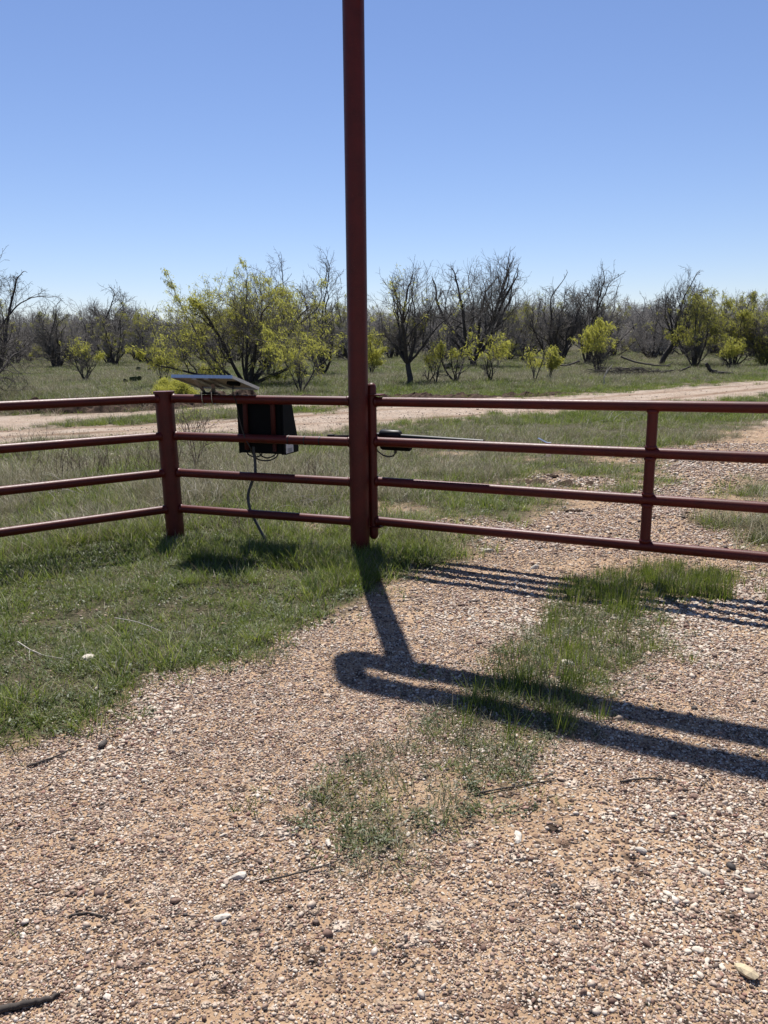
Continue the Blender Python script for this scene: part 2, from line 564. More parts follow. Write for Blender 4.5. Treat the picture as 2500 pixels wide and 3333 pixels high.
def link(name, me, parent=None):
    o = bpy.data.objects.new(name, me)
    C.objects.link(o)
    if parent is not None:
        o.parent = parent
        ORIG[o.name] = ORIG[parent.name]
    else:
        ORIG[o.name] = Vector((0, 0, 0))
    return o


class MB:
    """collects shapes given in world coordinates, then links them as ONE mesh"""

    def __init__(self):
        self.V, self.F, self.S = [], [], []

    def add(self, V, F, smooth=True):
        o = len(self.V)
        self.V += [tuple(v) for v in V]
        self.F += [tuple(i + o for i in f) for f in F]
        self.S += [smooth] * len(F)
        return self

    def tube(self, pts, r, n=20, caps=True, dome=False):
        pts = [Vector(p) for p in pts]
        k = len(pts)
        rs = r if isinstance(r, (list, tuple)) else [r] * k
        if dome:                                    # rounded end at the last point
            d = (pts[-1] - pts[-2]).normalized()
            e, R = pts[-1], rs[-1]
            rs = list(rs)
            for a in (25, 50, 70, 83):
                pts.append(e + d * R * math.sin(math.radians(a)))
                rs.append(R * math.cos(math.radians(a)))
            k = len(pts)
        tang = []
        for i in range(k):
            a = pts[max(0, i - 1)]
            b = pts[min(k - 1, i + 1)]
            tang.append((b - a).normalized())
        up = Vector((0, 0, 1)) if abs(tang[0].z) < 0.9 else Vector((1, 0, 0))
        nrm = tang[0].cross(up).normalized()
        V, F = [], []
        for i in range(k):
            if i:
                nrm = (nrm - tang[i] * nrm.dot(tang[i])).normalized()
            bi = tang[i].cross(nrm)
            for j in range(n):
                a = 2 * math.pi * j / n
                V.append(pts[i] + (nrm * math.cos(a) + bi * math.sin(a)) * rs[i])
        for i in range(k - 1):
            for j in range(n):
                F.append((i * n + j, (i + 1) * n + j, (i + 1) * n + (j + 1) % n, i * n + (j + 1) % n))
        self.add(V, F, True)
        if caps:
            o = [V[j] for j in range(n)]
            self.add(o, [tuple(range(n))], False)
            o = [V[(k - 1) * n + j] for j in range(n)]
            self.add(o, [tuple(reversed(range(n)))], False)
        return self

    def box(self, c, ax, ay, az, sx, sy, sz, bev=0.0):
        c = Vector(c)
        ax, ay, az = Vector(ax).normalized(), Vector(ay).normalized(), Vector(az).normalized()
        hx, hy, hz = sx / 2, sy / 2, sz / 2
        if bev <= 0:
            V = [c + ax * hx * i + ay * hy * j + az * hz * k for i in (-1, 1) for j in (-1, 1) for k in (-1, 1)]
            F = [(0, 1, 3, 2), (4, 6, 7, 5), (0, 4, 5, 1), (2, 3, 7, 6), (0, 2, 6, 4), (1, 5, 7, 3)]
            return self.add(V, F, False)
        # chamfered prism along az with octagonal outline and inset ends
        def ringpts(hx_, hy_, z):
            b = min(bev, hx_ * .9, hy_ * .9)
            pts = [(-hx_ + b, -hy_), (hx_ - b, -hy_), (hx_, -hy_ + b), (hx_, hy_ - b), (hx_ - b, hy_), (-hx_ + b, hy_), (-hx_, hy_ - b), (-hx_, -hy_ + b)]
            return [c + ax * p[0] + ay * p[1] + az * z for p in pts]
        V = ringpts(hx - bev, hy - bev, -hz) + ringpts(hx, hy, -hz + bev) + ringpts(hx, hy, hz - bev) + ringpts(hx - bev, hy - bev, hz)
        F = []
        for r in range(3):
            for j in range(8):
                F.append((r * 8 + j, r * 8 + (j + 1) % 8, (r + 1) * 8 + (j + 1) % 8, (r + 1) * 8 + j))
        F.append(tuple(reversed(range(8))))
        F.append(tuple(range(24, 32)))
        return self.add(V, F, False)

    def build(self, name, mat, parent=None):
        o0 = ORIG[parent.name] if parent is not None else Vector((0, 0, 0))
        me = bpy.data.meshes.new(name)
        me.from_pydata([(v[0] - o0.x, v[1] - o0.y, v[2] - o0.z) for v in self.V], [], self.F)
        me.polygons.foreach_set('use_smooth', self.S)
        me.materials.append(mat)
        me.update()
        return link(name, me, parent)


# ------------------------------------------------------------------ scatter (countless stuff only): points + geometry-nodes instances
def scatter(name, protos, pos, rot, scl, idx, label=None):
    me = bpy.data.meshes.new(name)
    n = len(pos)
    me.vertices.add(n)
    me.vertices.foreach_set('co', np.asarray(pos, np.float32).ravel())
    a = me.attributes.new('rot', 'FLOAT_VECTOR', 'POINT')
    a.data.foreach_set('vector', np.asarray(rot, np.float32).ravel())
    a = me.attributes.new('scl', 'FLOAT_VECTOR', 'POINT')
    a.data.foreach_set('vector', np.asarray(scl, np.float32).ravel())
    a = me.attributes.new('idx', 'INT', 'POINT')
    a.data.foreach_set('value', np.asarray(idx, np.int32))
    o = link(name, me)
    tag(o, label=label, kind='stuff')
    ng = bpy.data.node_groups.new(name + '_scatter', 'GeometryNodeTree')
    ng.interface.new_socket('Geometry', in_out='INPUT', socket_type='NodeSocketGeometry')
    ng.interface.new_socket('Geometry', in_out='OUTPUT', socket_type='NodeSocketGeometry')
    gi = ng.nodes.new('NodeGroupInput')
    go = ng.nodes.new('NodeGroupOutput')
    iop = ng.nodes.new('GeometryNodeInstanceOnPoints')
    iop.inputs['Pick Instance'].default_value = True
    g2i = ng.nodes.new('GeometryNodeGeometryToInstance')
    for pm in reversed(protos):
        po = bpy.data.objects.new(pm.name + '_source', pm)
        oi = ng.nodes.new('GeometryNodeObjectInfo')
        oi.inputs['Object'].default_value = po
        ng.links.new(oi.outputs['Geometry'], g2i.inputs[0])
    def attr(nm, t):
        x = ng.nodes.new('GeometryNodeInputNamedAttribute')
        x.data_type = t
        x.inputs['Name'].default_value = nm
        return x.outputs['Attribute']
    ng.links.new(gi.outputs[0], iop.inputs['Points'])
    ng.links.new(g2i.outputs[0], iop.inputs['Instance'])
    ng.links.new(attr('idx', 'INT'), iop.inputs['Instance Index'])
    e2r = ng.nodes.new('FunctionNodeEulerToRotation')
    ng.links.new(attr('rot', 'FLOAT_VECTOR'), e2r.inputs[0])
    ng.links.new(e2r.outputs[0], iop.inputs['Rotation'])
    ng.links.new(attr('scl', 'FLOAT_VECTOR'), iop.inputs['Scale'])
    ng.links.new(iop.outputs[0], go.inputs[0])
    md = o.modifiers.new('scatter', 'NODES')
    md.node_group = ng
    return o


# ------------------------------------------------------------------ ground sheet
def ground_z(x, y):
    x = np.asarray(x, float)
    y = np.asarray(y, float)
    return 0.018 * (fbm(x * 1.1, y * 1.1, 3, 41) - .5) * 2 + 0.006 * (fbm(x * 7, y * 7, 2, 43) - .5) * 2


def axis(lo, hi, a, b, step, g):
    xs = list(np.arange(a, b, step))
    s, v = step, a
    left = []
    while v > lo:
        s *= g
        v -= s
        left.append(v)
    s, v = step, xs[-1]
    while v < hi:
        s *= g
        v += s
        xs.append(v)
    return np.array(left[::-1] + xs)


def build_ground():
    xs = axis(-900, 900, -4.0, 5.0, 0.07, 1.025)
    ys = axis(-60, 1500, 1.0, 9.0, 0.07, 1.018)
    X, Y = np.meshgrid(xs, ys)
    x, y = X.ravel(), Y.ravel()
    z = ground_z(x, y)
    V = np.stack([x, y, z], 1)
    nx, ny = len(xs), len(ys)
    i = np.arange(nx * ny).reshape(ny, nx)
    Fq = np.stack([i[:-1, :-1].ravel(), i[:-1, 1:].ravel(), i[1:, 1:].ravel(), i[1:, :-1].ravel()], 1)
    me = mesh_np('ground', V, Fq, [M_GROUND])
    acc = np.zeros(len(x))
    K = 5
    for k in range(K):
        s = 0.012 * np.hypot(x, y) + 0.02
        gr, de, ki, ins = masks(x + rng.normal(0, 1, len(x)) * s, y + rng.normal(0, 1, len(x)) * s)
        a = np.where(gr & (ki == 0), 1.0, np.where((x > -.3) & (y > 5.9) & (y < 12), np.clip(1 - de * 2.2, 0, .85), 0.0))
        a = np.where(ki == 3, np.where(de > .5, .45, .85), a)
        a = np.where((ki == 1) & gr, np.where(de > .5, .35, .8), a)
        a = np.where(ki == 2, 0.2, a)
        acc += a
    acc /= K
    at_ = me.attributes.new('gravel', 'FLOAT', 'POINT')
    at_.data.foreach_set('value', acc.astype(np.float32))
    # wheel ruts pressed into the ranch road
    rut = np.zeros(len(x))
    for ln in (P((-900, 962), (0, 944), (500, 921), (750, 912), (1000, 898), (1280, 879), (1491, 856), (1659, 838), (1900, 818)),
               P((-900, 950), (0, 932), (500, 910), (830, 885), (1000, 876), (1200, 866), (1400, 850), (1659, 828), (1900, 812))):
        for (x0, y0), (x1, y1) in zip(ln[:-1], ln[1:]):
            dx, dy = x1 - x0, y1 - y0
            t = np.clip(((x - x0) * dx + (y - y0) * dy) / (dx * dx + dy * dy), 0, 1)
            d = np.hypot(x - x0 - t * dx, y - y0 - t * dy)
            rut = np.maximum(rut, np.clip(1.3 - d / 0.25, 0, 1) * (0.6 + 0.6 * (vnoise(x * 1.5, y * 1.5, 77) - .3)))
    pk = np.where(inpoly(road, x, y) | inpoly(sandstrip, x, y) | ((y > 15) & (acc > .5)), 1.0, 0.0)
    at_ = me.attributes.new('packed', 'FLOAT', 'POINT')
    at_.data.foreach_set('value', pk.astype(np.float32))
    at_ = me.attributes.new('rut', 'FLOAT', 'POINT')
    at_.data.foreach_set('value', np.clip(rut, 0, 1).astype(np.float32))
    o = link('ground', me)
    tag(o, 'pinkish gravel drive and dirt road crossing green and straw coloured pasture', kind='structure')


build_ground()

# ------------------------------------------------------------------ pipe fence, entrance arch, gate
UP = Vector((0, 0, 1))
RAIL_Z = (1.222, 0.899, 0.576, 0.252)
R_RAIL = 0.0365
PA = Vector((-2.9, 5.86, 0))           # left section passes here at the picture's left edge
PB = Vector((-1.87, 6.70, 0))          # corner post
PC = Vector((P_POLE[0], P_POLE[1], 0))  # tall pole
FD = (PC - PB).normalized()            # fence direction, corner post -> pole
FN = Vector((-FD.y, FD.x, 0))          # away from the camera
GD = Vector((0.888, -0.4600, 0)).normalized()
GN = Vector((-GD.y, GD.x, 0))


def weld_ring(mb, p, d, r, w=0.012):
    mb.tube([p - d * w, p - d * w * .3, p + d * w * .3, p + d * w], [r, r + .005, r + .005, r], 20, False)


fence = thing('pipe_fence', (PB.x, PB.y, 0), 'dark red welded pipe fence with thick corner post and four rails, left of the pole', 'fence')
lean_top = Vector((-0.015, 0.0, 0))
mb = MB()
pb0, pb1 = Vector((PB.x, PB.y, -0.3)), Vector((PB.x - 0.018, PB.y, 1.262))
mb.tube([pb0, pb1], 0.0795, 32)
corner = mb.build('post', M_RED, fence)
MB().tube([pb1 + UP * 0.0, pb1 + UP * 0.022], 0.089, 32).build('post_cap', M_RED, corner)
LD = (PB - PA).normalized()
PL = PB - LD * 3.6
for z in RAIL_Z:
    m_ = MB().tube([Vector((PL.x, PL.y, z + .03)), Vector((PB.x, PB.y, z)) - LD * 0.079], R_RAIL, 22, False)
    weld_ring(m_, Vector((PB.x, PB.y, z)) - LD * 0.083, LD, R_RAIL)
    m_.build('rail', M_RED, fence)
MB().tube([(PL.x, PL.y, -.3), (PL.x, PL.y, 1.262)], 0.0795, 28).build('post', M_RED, fence)
for i, z in enumerate(RAIL_Z):
    a = Vector((PB.x, PB.y, z)) + FD * 0.078
    b = Vector((PC.x, PC.y, z)) - FD * 0.076
    m_ = MB().tube([a, b], R_RAIL, 22, False)
    weld_ring(m_, a + FD * .004, FD, R_RAIL)
    weld_ring(m_, b - FD * .004, FD, R_RAIL)
    m_.build('rail', M_RED, fence)

for px_ in (941.6, 994.0, 1043.0):
    d_ = ray(px_, 1432)
    sf = (d_[0] * PB.y - PB.x) / (FD.x - d_[0] * FD.y)
    c_ = Vector((PB.x, PB.y, RAIL_Z[1])) + FD * sf
    MB().tube([c_ - FD * .004, c_ + FD * .004], R_RAIL + .003, 20).build('wire_tie', M_CABLE, fence)

# entrance arch: tall pole carrying two parallel overhead pipes joined in a bend
arch = thing('entrance_arch', (PC.x, PC.y, 0), 'tall dark red pipe pole running up out of view and carrying overhead crossbeams', 'entrance arch')
m_ = MB().tube([(PC.x - 0.006, PC.y, -0.4), (PC.x + 0.022, PC.y, 4.14)], 0.078, 36)
m_.build('pole', M_RED, arch)
BT = 4.212
bt = Vector((PC.x + 0.022, PC.y, BT))
RB, HB, LB = 0.088, 0.53, 0.42


def beam_path(end_len):
    L, rr = LB - RB, 0.07
    lo = []
    lo.append(bt + GD * end_len)
    lo.append(bt + GD * 0.1)
    c1 = bt - GD * (L - rr) + UP * rr
    for k in range(0, 91, 15):
        a = math.radians(k)
        lo.append(c1 - GD * rr * math.sin(a) - UP * rr * math.cos(a))
    c2 = bt - GD * (L - rr) + UP * (HB - rr)
    for k in range(90, 181, 15):
        a = math.radians(k)
        lo.append(c2 - GD * rr * math.sin(a) - UP * rr * math.cos(a))
    lo.append(bt + GD * 0.1 + UP * HB)
    lo.append(bt + GD * end_len + UP * (HB + .26))
    return lo


MB().tube(beam_path(5.75), RB, 24).build('crossbeam', M_RED, arch)
p2 = PC + GD * 5.45
MB().tube([(p2.x, p2.y, -.3), (p2.x, p2.y, 4.14)], 0.078, 32).build('pole', M_RED, arch)

# gate
HG = Vector((-0.085, 6.115, 0))
gate = thing('pipe_gate', (HG.x, HG.y, 0), 'dark red pipe gate with four rails and one upright brace across the gravel drive', 'gate')
ht = HG - GD * 0.0
MB().tube([ht + UP * 0.13, ht + UP * 0.11], 0.030, 20)
m_ = MB().tube([ht + UP * 0.7, ht + UP * 0.16, ht + UP * 0.13], R_RAIL, 22, True, True)
m_.tube([ht + UP * 0.7, ht + UP * 1.2, ht + UP * 1.325], R_RAIL, 22, True, True)
m_.build('hinge_stile', M_RED, gate)
for z, w in ((1.268, 0.17), (0.205, 0.13)):
    MB().box(ht + UP * z + GD * 0.01, GD, GN, UP, w, 0.10, 0.012, 0.003).build('hinge_plate', M_RED, gate)
GL = 5.1
rails = []
for z in (1.214, 0.898, 0.578, 0.250):
    a = ht + UP * z + GD * 0.034
    m_ = MB().tube([a, ht + GD * GL + UP * (z + .045)], R_RAIL, 22, False)
    weld_ring(m_, a + GD * .006, GD, R_RAIL)
    m_.build('rail', M_RED, gate)
def gate_s(px, py):
    d = ray(px, py)
    return (d[0] * HG.y - HG.x) / (GD.x - d[0] * GD.y)


for s in (gate_s(2112, 1560),):
    q = ht + GD * s + UP * .018
    for z0, z1 in ((0.285, 0.546), (0.612, 0.866), (0.934, 1.184)):
        m_ = MB().tube([q + UP * z0, q + UP * z1], R_RAIL * .97, 22, False)
        weld_ring(m_, q + UP * (z0 + .006), UP, R_RAIL)
        weld_ring(m_, q + UP * (z1 - .006), UP, R_RAIL)
        m_.build('brace', M_RED, gate)
MB().tube([ht + GD * GL + UP * .2, ht + GD * GL + UP * 1.27], R_RAIL, 22).build('latch_stile', M_RED, gate)

# ------------------------------------------------------------------ gate opener: black ram behind the second rail
op0 = PC - FD * 0.22 + FN * 0.10
op = thing('gate_opener', (HG.x + .2, HG.y + .05, 0.9), 'black electric gate opener arm with motor cylinder behind the second gate rail', 'gate opener')


def gp(s, off, z):
    return ht + GD * s + GN * off + UP * z


sb_rod = gate_s(1176 * VS, 948 * VS)
MB().tube([gp(-.05, .10, .935), gp(0.2, .105, .932), gp(.90, .10, .920)], 0.023, 18).build('ram_tube', M_BLACKG, op)
MB().tube([gp(.895, .10, .905), gp(sb_rod, .095, .915)], 0.008, 14).build('ram_rod', M_ZINC, op)
m_ = MB().tube([gp(0.02, .105, .945), gp(0.03, .105, .945), gp(.185, .105, .945), gp(.20, .105, .945)], [.034, .040, .040, .030], 22)
m_.build('gear_housing', M_BLACKG, op)
m_ = MB().tube([gp(.02, .115, .855), gp(.035, .115, .855), gp(.27, .115, .855), gp(.285, .115, .855)], [.03, .037, .037, .028], 22)
m_.build('motor_housing', M_BLACK, op)
MB().box(gp(.10, .11, .9), GD, GN, UP, .07, .04, .08, .005).build('motor_bracket', M_BLACK, op)
cb = [gp(.15, .11, .825), gp(.15, .11, .80), gp(.13, .11, .775), gp(.09, .11, .765), gp(.04, .105, .775), gp(-.01, .10, .81), gp(-.03, .10, .86), gp(-.03, .10, .93)]
MB().tube(cb, 0.006, 10).build('power_cable', M_CABLE, op)
MB().tube([gp(.15, .11, .835), gp(.15, .11, .80)], 0.012, 12).build('cable_gland', M_CABLE, op)
m_ = MB().tube([PC - FD * .25 + FN * .02 + UP * .937, PC - FD * .05 + FN * .12 + UP * .935, gp(-.05, .10, .935)], .010, 10)
m_.box(PC - FD * .25 + FN * .03 + UP * .94, FD, FN, UP, .05, .05, .02)
m_.build('rear_bracket', M_BLACK, op)
sb = gate_s(1182 * VS, 950 * VS)
m_ = MB().box(gp(sb - .03, .060, .950), (GD - UP * .55 + GN * .3).normalized(), GN, (UP + GD * .55).normalized(), .12, .035, .006)
m_.box(gp(sb + .0, .05, .90), GD, GN, UP, .03, .03, .10)
m_.build('front_bracket', M_ZINC, op)

# ------------------------------------------------------------------ control box hung behind the fence rails
def fp(s, off, z):
    """s metres along the fence from the corner post, off metres behind its rails"""
    return Vector((PB.x, PB.y, 0)) + FD * s + FN * off + UP * z


def s_of(x_world):
    return (x_world - PB.x) / FD.x


sL, sR = 0.655, 1.090
boxt = thing('control_box', tuple(fp((sL + sR) / 2, .15, .76)), 'black gate control box with sloping lid hung behind the upper fence rails', 'control box')
o_ = 0.075
prof = [(0, 1.20), (.12, 1.20), (.15, 1.185), (.185, 1.06), (.225, .93), (.25, .80), (.245, .765), (.0, .765)]
V, Fc = [], []
for s in (sL, sR):
    V += [fp(s, o_ + a, z) for a, z in prof]
k = len(prof)
Fc = [tuple(range(k)), tuple(reversed(range(k, 2 * k)))] + [(i, (i + 1) % k + 0, (i + 1) % k + k, i + k) for i in range(k)]
Fc = [tuple(reversed(f)) for f in Fc]
bx = MB().add(V, Fc, False).build('housing', M_BLACK, boxt)
bv = bx.modifiers.new('bevel', 'BEVEL')
bv.width = 0.006
bv.segments = 2
lip = [(a + (.008 if a > .05 else 0), z) for a, z in prof]
V = []
for s in (sR - .03, sR - .018):
    V += [fp(s, o_ + (a - .1) * 1.05 + .105, (z - .98) * 1.03 + .98) for a, z in prof]
MB().add(V, Fc, False).build('lid_flange', M_BLACK, boxt)
lab = fp(sR + .0025, o_ + .085, .835)
MB().box(lab, FN, UP, FD, .13, .13, .003).build('sticker', M_WHITE, boxt)
st = boxt.children[-1]
MB().box(lab + UP * .055 + FD * .002, FN, UP, FD, .13, .02, .003).build('sticker_band', M_PINK, boxt)
m_ = MB()
for r_ in range(4):
    m_.box(lab + FD * .002 - UP * (.03 + .009 * r_) + FN * (.004 * (r_ % 2)), FN, UP, FD, .085 - .012 * (r_ % 2), .0035, .003)
m_.build('sticker_print', M_INK, boxt)
for sx in (0.745, 1.005):
    m_ = MB().tube([fp(sx, .052, 1.19), fp(sx, .052, .93 if sx > .9 else .80), fp(sx, .052, .925 if sx > .9 else .795)], [.021, .021, .008], 18)
    m_.build('mounting_bar', M_REDD, boxt)
MB().tube([fp(1.005, .058, .87), fp(1.005, .058, .79)], .018, 16).build('mounting_bar', M_REDD, boxt)
# looped leads under the box
for pts in ([fp(.70, .12, .77), fp(.72, .11, .745), fp(.78, .1, .73), fp(.84, .1, .74), fp(.86, .1, .77)],
            [fp(.74, .13, .77), fp(.78, .12, .72), fp(.85, .11, .70), fp(.93, .11, .705), fp(.985, .12, .735), fp(1.0, .13, .77)],
            [fp(.80, .15, .77), fp(.83, .14, .735), fp(.89, .13, .72), fp(.95, .14, .74), fp(.97, .15, .77)]):
    # smooth the lead by subdividing
    pp = []
    for a, b, c, d in zip([pts[0]] + pts[:-2], pts[:-1], pts[1:], pts[2:] + [pts[-1]]):
        for t in (0, .25, .5, .75):
            pp.append(0.5 * ((2 * b) + (c - a) * t + (2 * a - 5 * b + 4 * c - d) * t * t + (3 * b - a - 3 * c + d) * t ** 3))
    pp.append(pts[-1])
    MB().tube(pp, .006, 10).build('lead', M_CABLE, boxt)


def catmull(pts, n=5):
    pp = []
    for a, b, c, d in zip([pts[0]] + pts[:-2], pts[:-1], pts[1:], pts[2:] + [pts[-1]]):
        for k_ in range(n):
            t = k_ / n
            pp.append(0.5 * ((2 * b) + (c - a) * t + (2 * a - 5 * b + 4 * c - d) * t * t + (3 * b - a - 3 * c + d) * t ** 3))
    pp.append(pts[-1])
    return pp


cd = [at(549, 975, 6.50), at(551, 1000, 6.50), at(551, 1025, 6.50), at(543, 1045, 6.50), at(536, 1070, 6.5), at(539, 1095, 6.48), at(548, 1118, 6.46), at(557, 1135, 6.44), at(566, 1152, 6.42), at(575, 1170, 6.4)]
m_ = MB().tube(catmull(cd, 6), .0125, 14)
m_.tube([at(549, 972, 6.5) + UP * .03, at(549, 978, 6.5)], .017, 14)
tag(m_.build('conduit', M_CONDUIT), 'grey flexible conduit hanging from the black control box down into the grass', 'conduit')

# ------------------------------------------------------------------ solar panel on the top rail
NLc = Vector((-1.72, 6.35, 1.424))
NRc = Vector((-1.175, 6.11, 1.420))
FRc = Vector((-1.023, 6.458, 1.308))
ex = (NRc - NLc)
wP = ex.length
ex.normalize()
ey = (FRc - NRc)
dP = ey.length
ey.normalize()
ez = ex.cross(ey).normalized()
if ez.z < 0:
    ez = -ez
cP = NLc + ex * wP / 2 + ey * dP / 2 + ez * 0.0
pan = thing('solar_panel', tuple(cP), 'small solar panel seen from below, clamped tilted onto the top fence rail', 'solar panel')
TH = 0.026
m_ = MB()
for sgn in (-1, 1):
    m_.box(cP + ey * sgn * (dP / 2 - .006), ex, ey, ez, wP, .012, TH)
    m_.box(cP + ex * sgn * (wP / 2 - .006), ex, ey, ez, .012, dP - .0245, TH - .001)
    m_.box(cP + ey * sgn * (dP / 2 - .020) - ez * (TH / 2 - .001), ex, ey, ez, wP - .025, .016, .002)
m_.build('frame', M_ALU, pan)
MB().box(cP + ez * .004, ex, ey, ez, wP - .026, dP - .026, .004).build('back_sheet', M_BACK, pan)
MB().box(cP + ez * .010, ex, ey, ez, wP - .026, dP - .026, .006).build('cells', M_CELL, pan)
jb = cP + ex * (wP * .32) + ey * (-.02) - ez * .012
MB().box(jb, ex, ey, ez, .10, .06, .025, .004).build('junction_box', M_BLACK, pan)
# bracket: two aluminium legs, clamp and two u-bolts on the rail
rc = fp(s_of(cP.x - .09), 0, RAIL_Z[0])
m_ = MB()
for k_, off in ((-1, -.05), (1, .05)):
    top = cP + ex * (-.09 + off) + ey * (-.03 + .05 * k_) - ez * .012
    bot = rc + FD * off * .9 + UP * .055
    d = (top - bot)
    m_.box((top + bot) / 2, ex, ey, d, .035, .006, d.length)
m_.box(cP + ex * -.09 + ey * -.0 - ez * .014, ex, ey, ez, .05, dP - .05, .006)
m_.box(cP + ex * .03 - ez * .014, ex, ey, ez, .04, dP - .05, .005)
m_.build('bracket', M_ALU, pan)
MB().box(rc + UP * .048, FD, FN, UP, .13, .07, .014, .003).build('clamp_plate', M_BLACK, pan)
for s in (-.048, .048):
    arc = []
    for a in range(180, 361, 20):
        aa = math.radians(a)
        arc.append(rc + FD * s + FN * math.cos(aa) * .042 + UP * math.sin(aa) * .042)
    arc = [arc[0] + UP * .06] + arc + [arc[-1] + UP * .06]
    MB().tube(arc, .0035, 10).build('u_bolt', M_ZINC, pan)
cb = [jb - ez * .012, at(482, 850, 6.30), at(485, 872, 6.36), at(488, 890, 6.5), at(494, 915, 6.6), at(500, 935, 6.62), at(512, 960, 6.62), at(520, 972, 6.62)]
cb = [jb - ez * .01, jb - ez * .05 + Vector((0, 0, -.03)), Vector((jb.x + .005, jb.y + .05, 1.20)), Vector((jb.x + .02, jb.y + .08, 1.05)), Vector((jb.x + .05, jb.y + .09, .92)), Vector((jb.x + .10, jb.y + .10, .80)), fp(.70, .12, .765)]
MB().tube(catmull(cb, 5), .005, 10).build('cable', M_CABLE, pan)

# ------------------------------------------------------------------ pebbles
def ico(sub=1):
    import bmesh
    bm = bmesh.new()
    bmesh.ops.create_icosphere(bm, subdivisions=sub, radius=1.0)
    V = np.array([v.co[:] for v in bm.verts])
    Fa = np.array([[v.index for v in f.verts] for f in bm.faces])
    bm.free()
    return V, Fa


def stone_mesh(name, seed, mats, sub=2, flat=0.55, rough=.25, smooth=True):
    r_ = np.random.default_rng(seed)
    V, Fa = ico(sub)
    f = r_.normal(0, 1, (4, 3)) * 1.3
    ph = r_.uniform(0, 6, 4)
    d = sum(np.sin(V @ f[i] + ph[i]) for i in range(4)) * rough * .35
    V = V * (1 + d)[:, None]
    # knock a few flat facets off
    for _ in range(4):
        n = r_.normal(0, 1, 3)
        n /= np.linalg.norm(n)
        h = V @ n
        lim = .62 + .25 * r_.random()
        V = V - np.maximum(h - lim, 0)[:, None] * n * .85
    V[:, 2] *= flat
    V[:, 0] *= 1.15
    V[:, 1] *= 0.85
    return mesh_np(name, V, Fa, mats, smooth)


pebs = [stone_mesh('pebble', 50 + i, [M_PEB], 1 if i < 5 else 2, (.65, .8, .6, .9, .7, .62)[i], .35) for i in range(6)]
pebs += [stone_mesh('chalk_pebble', 80 + i, [M_PEBW], 2, .5, .35) for i in range(2)]


def place_points(n_target, sampler, keep):
    x, y = sampler(n_target)
    k = keep(x, y)
    return x[k], y[k]


def build_gravel():
    X, Y, S, I = [], [], [], []
    # distance bands: (y0, y1, density per m2, median radius)
    bands = [(1.0, 2.2, 26000, .0038), (2.2, 3.2, 21000, .0043), (3.2, 4.4, 15000, .0050), (4.4, 6.0, 8500, .0064), (6.0, 8.5, 3300, .0095),
             (8.5, 12.5, 1300, .013), (12.5, 20, 150, .013), (20, 36, 25, .016)]
    for y0, y1, dens, r0 in bands:
        hw0 = .56 * y1 + 1.0
        area = (y1 - y0) * 2 * hw0
        n = int(area * dens)
        x = rng.uniform(-hw0, hw0, n)
        y = rng.uniform(y0, y1, n)
        k = np.abs(x) < .56 * y + .95
        x, y = x[k], y[k]
        s = .02
        gr, de, ki, ins = masks(x + rng.normal(0, .03, len(x)), y + rng.normal(0, .03, len(x)))
        pr = np.where(gr, 1.0, 0.04)
        pr = np.where(ki == 1, .6, pr)
        pr = np.where(ki == 2, .05, pr)
        pr = np.where(ki == 3, .85, pr)
        pr = np.where(ins, .25, pr) * np.where(y > 13, .3, 1)
        cover = fbm(x * 1.6, y * 1.6, 4, 91)
        pr = pr * np.clip(0.42 + 2.6 * (cover - .36), .20, 1)
        k = rng.random(len(x)) < pr
        x, y, cover = x[k], y[k], cover[k]
        coarse = fbm(x * .9 + 5, y * .9, 3, 101)
        r = r0 * np.exp(rng.normal(0, .36, len(x))) * (0.85 + 1.1 * np.clip(coarse - .5, 0, .4))
        big = rng.random(len(x)) < .010
        r = np.minimum(np.where(big, r * rng.uniform(1.5, 2.5, len(x)), r), np.where(y < 6, .021, .03) * rng.uniform(.7, 1, len(x)))
        chalk = rng.random(len(x)) < np.clip(.03 + .6 * (coarse - .54), .015, .14) * np.where(big | (r > r0 * 1.4), 2.2, .6)
        idx = np.where(chalk, 6 + rng.integers(0, 2, len(x)), rng.integers(0, 6, len(x)))
        X.append(x); Y.append(y); S.append(r); I.append(idx)
    x, y, r, idx = map(np.concatenate, (X, Y, S, I))
    z = ground_z(x, y) + r * .22
    n = len(x)
    rot = np.stack([rng.normal(0, .22, n), rng.normal(0, .22, n), rng.uniform(0, 6.28, n)], 1)
    scl = np.stack([r, r * rng.uniform(.75, 1.1, n), r * rng.uniform(.7, 1.15, n)], 1)
    print('pebbles', n)
    scatter('gravel', pebs, np.stack([x, y, z], 1), rot, scl, idx, 'pinkish tan river gravel with pale chalk stones strewn over the drive')


build_gravel()

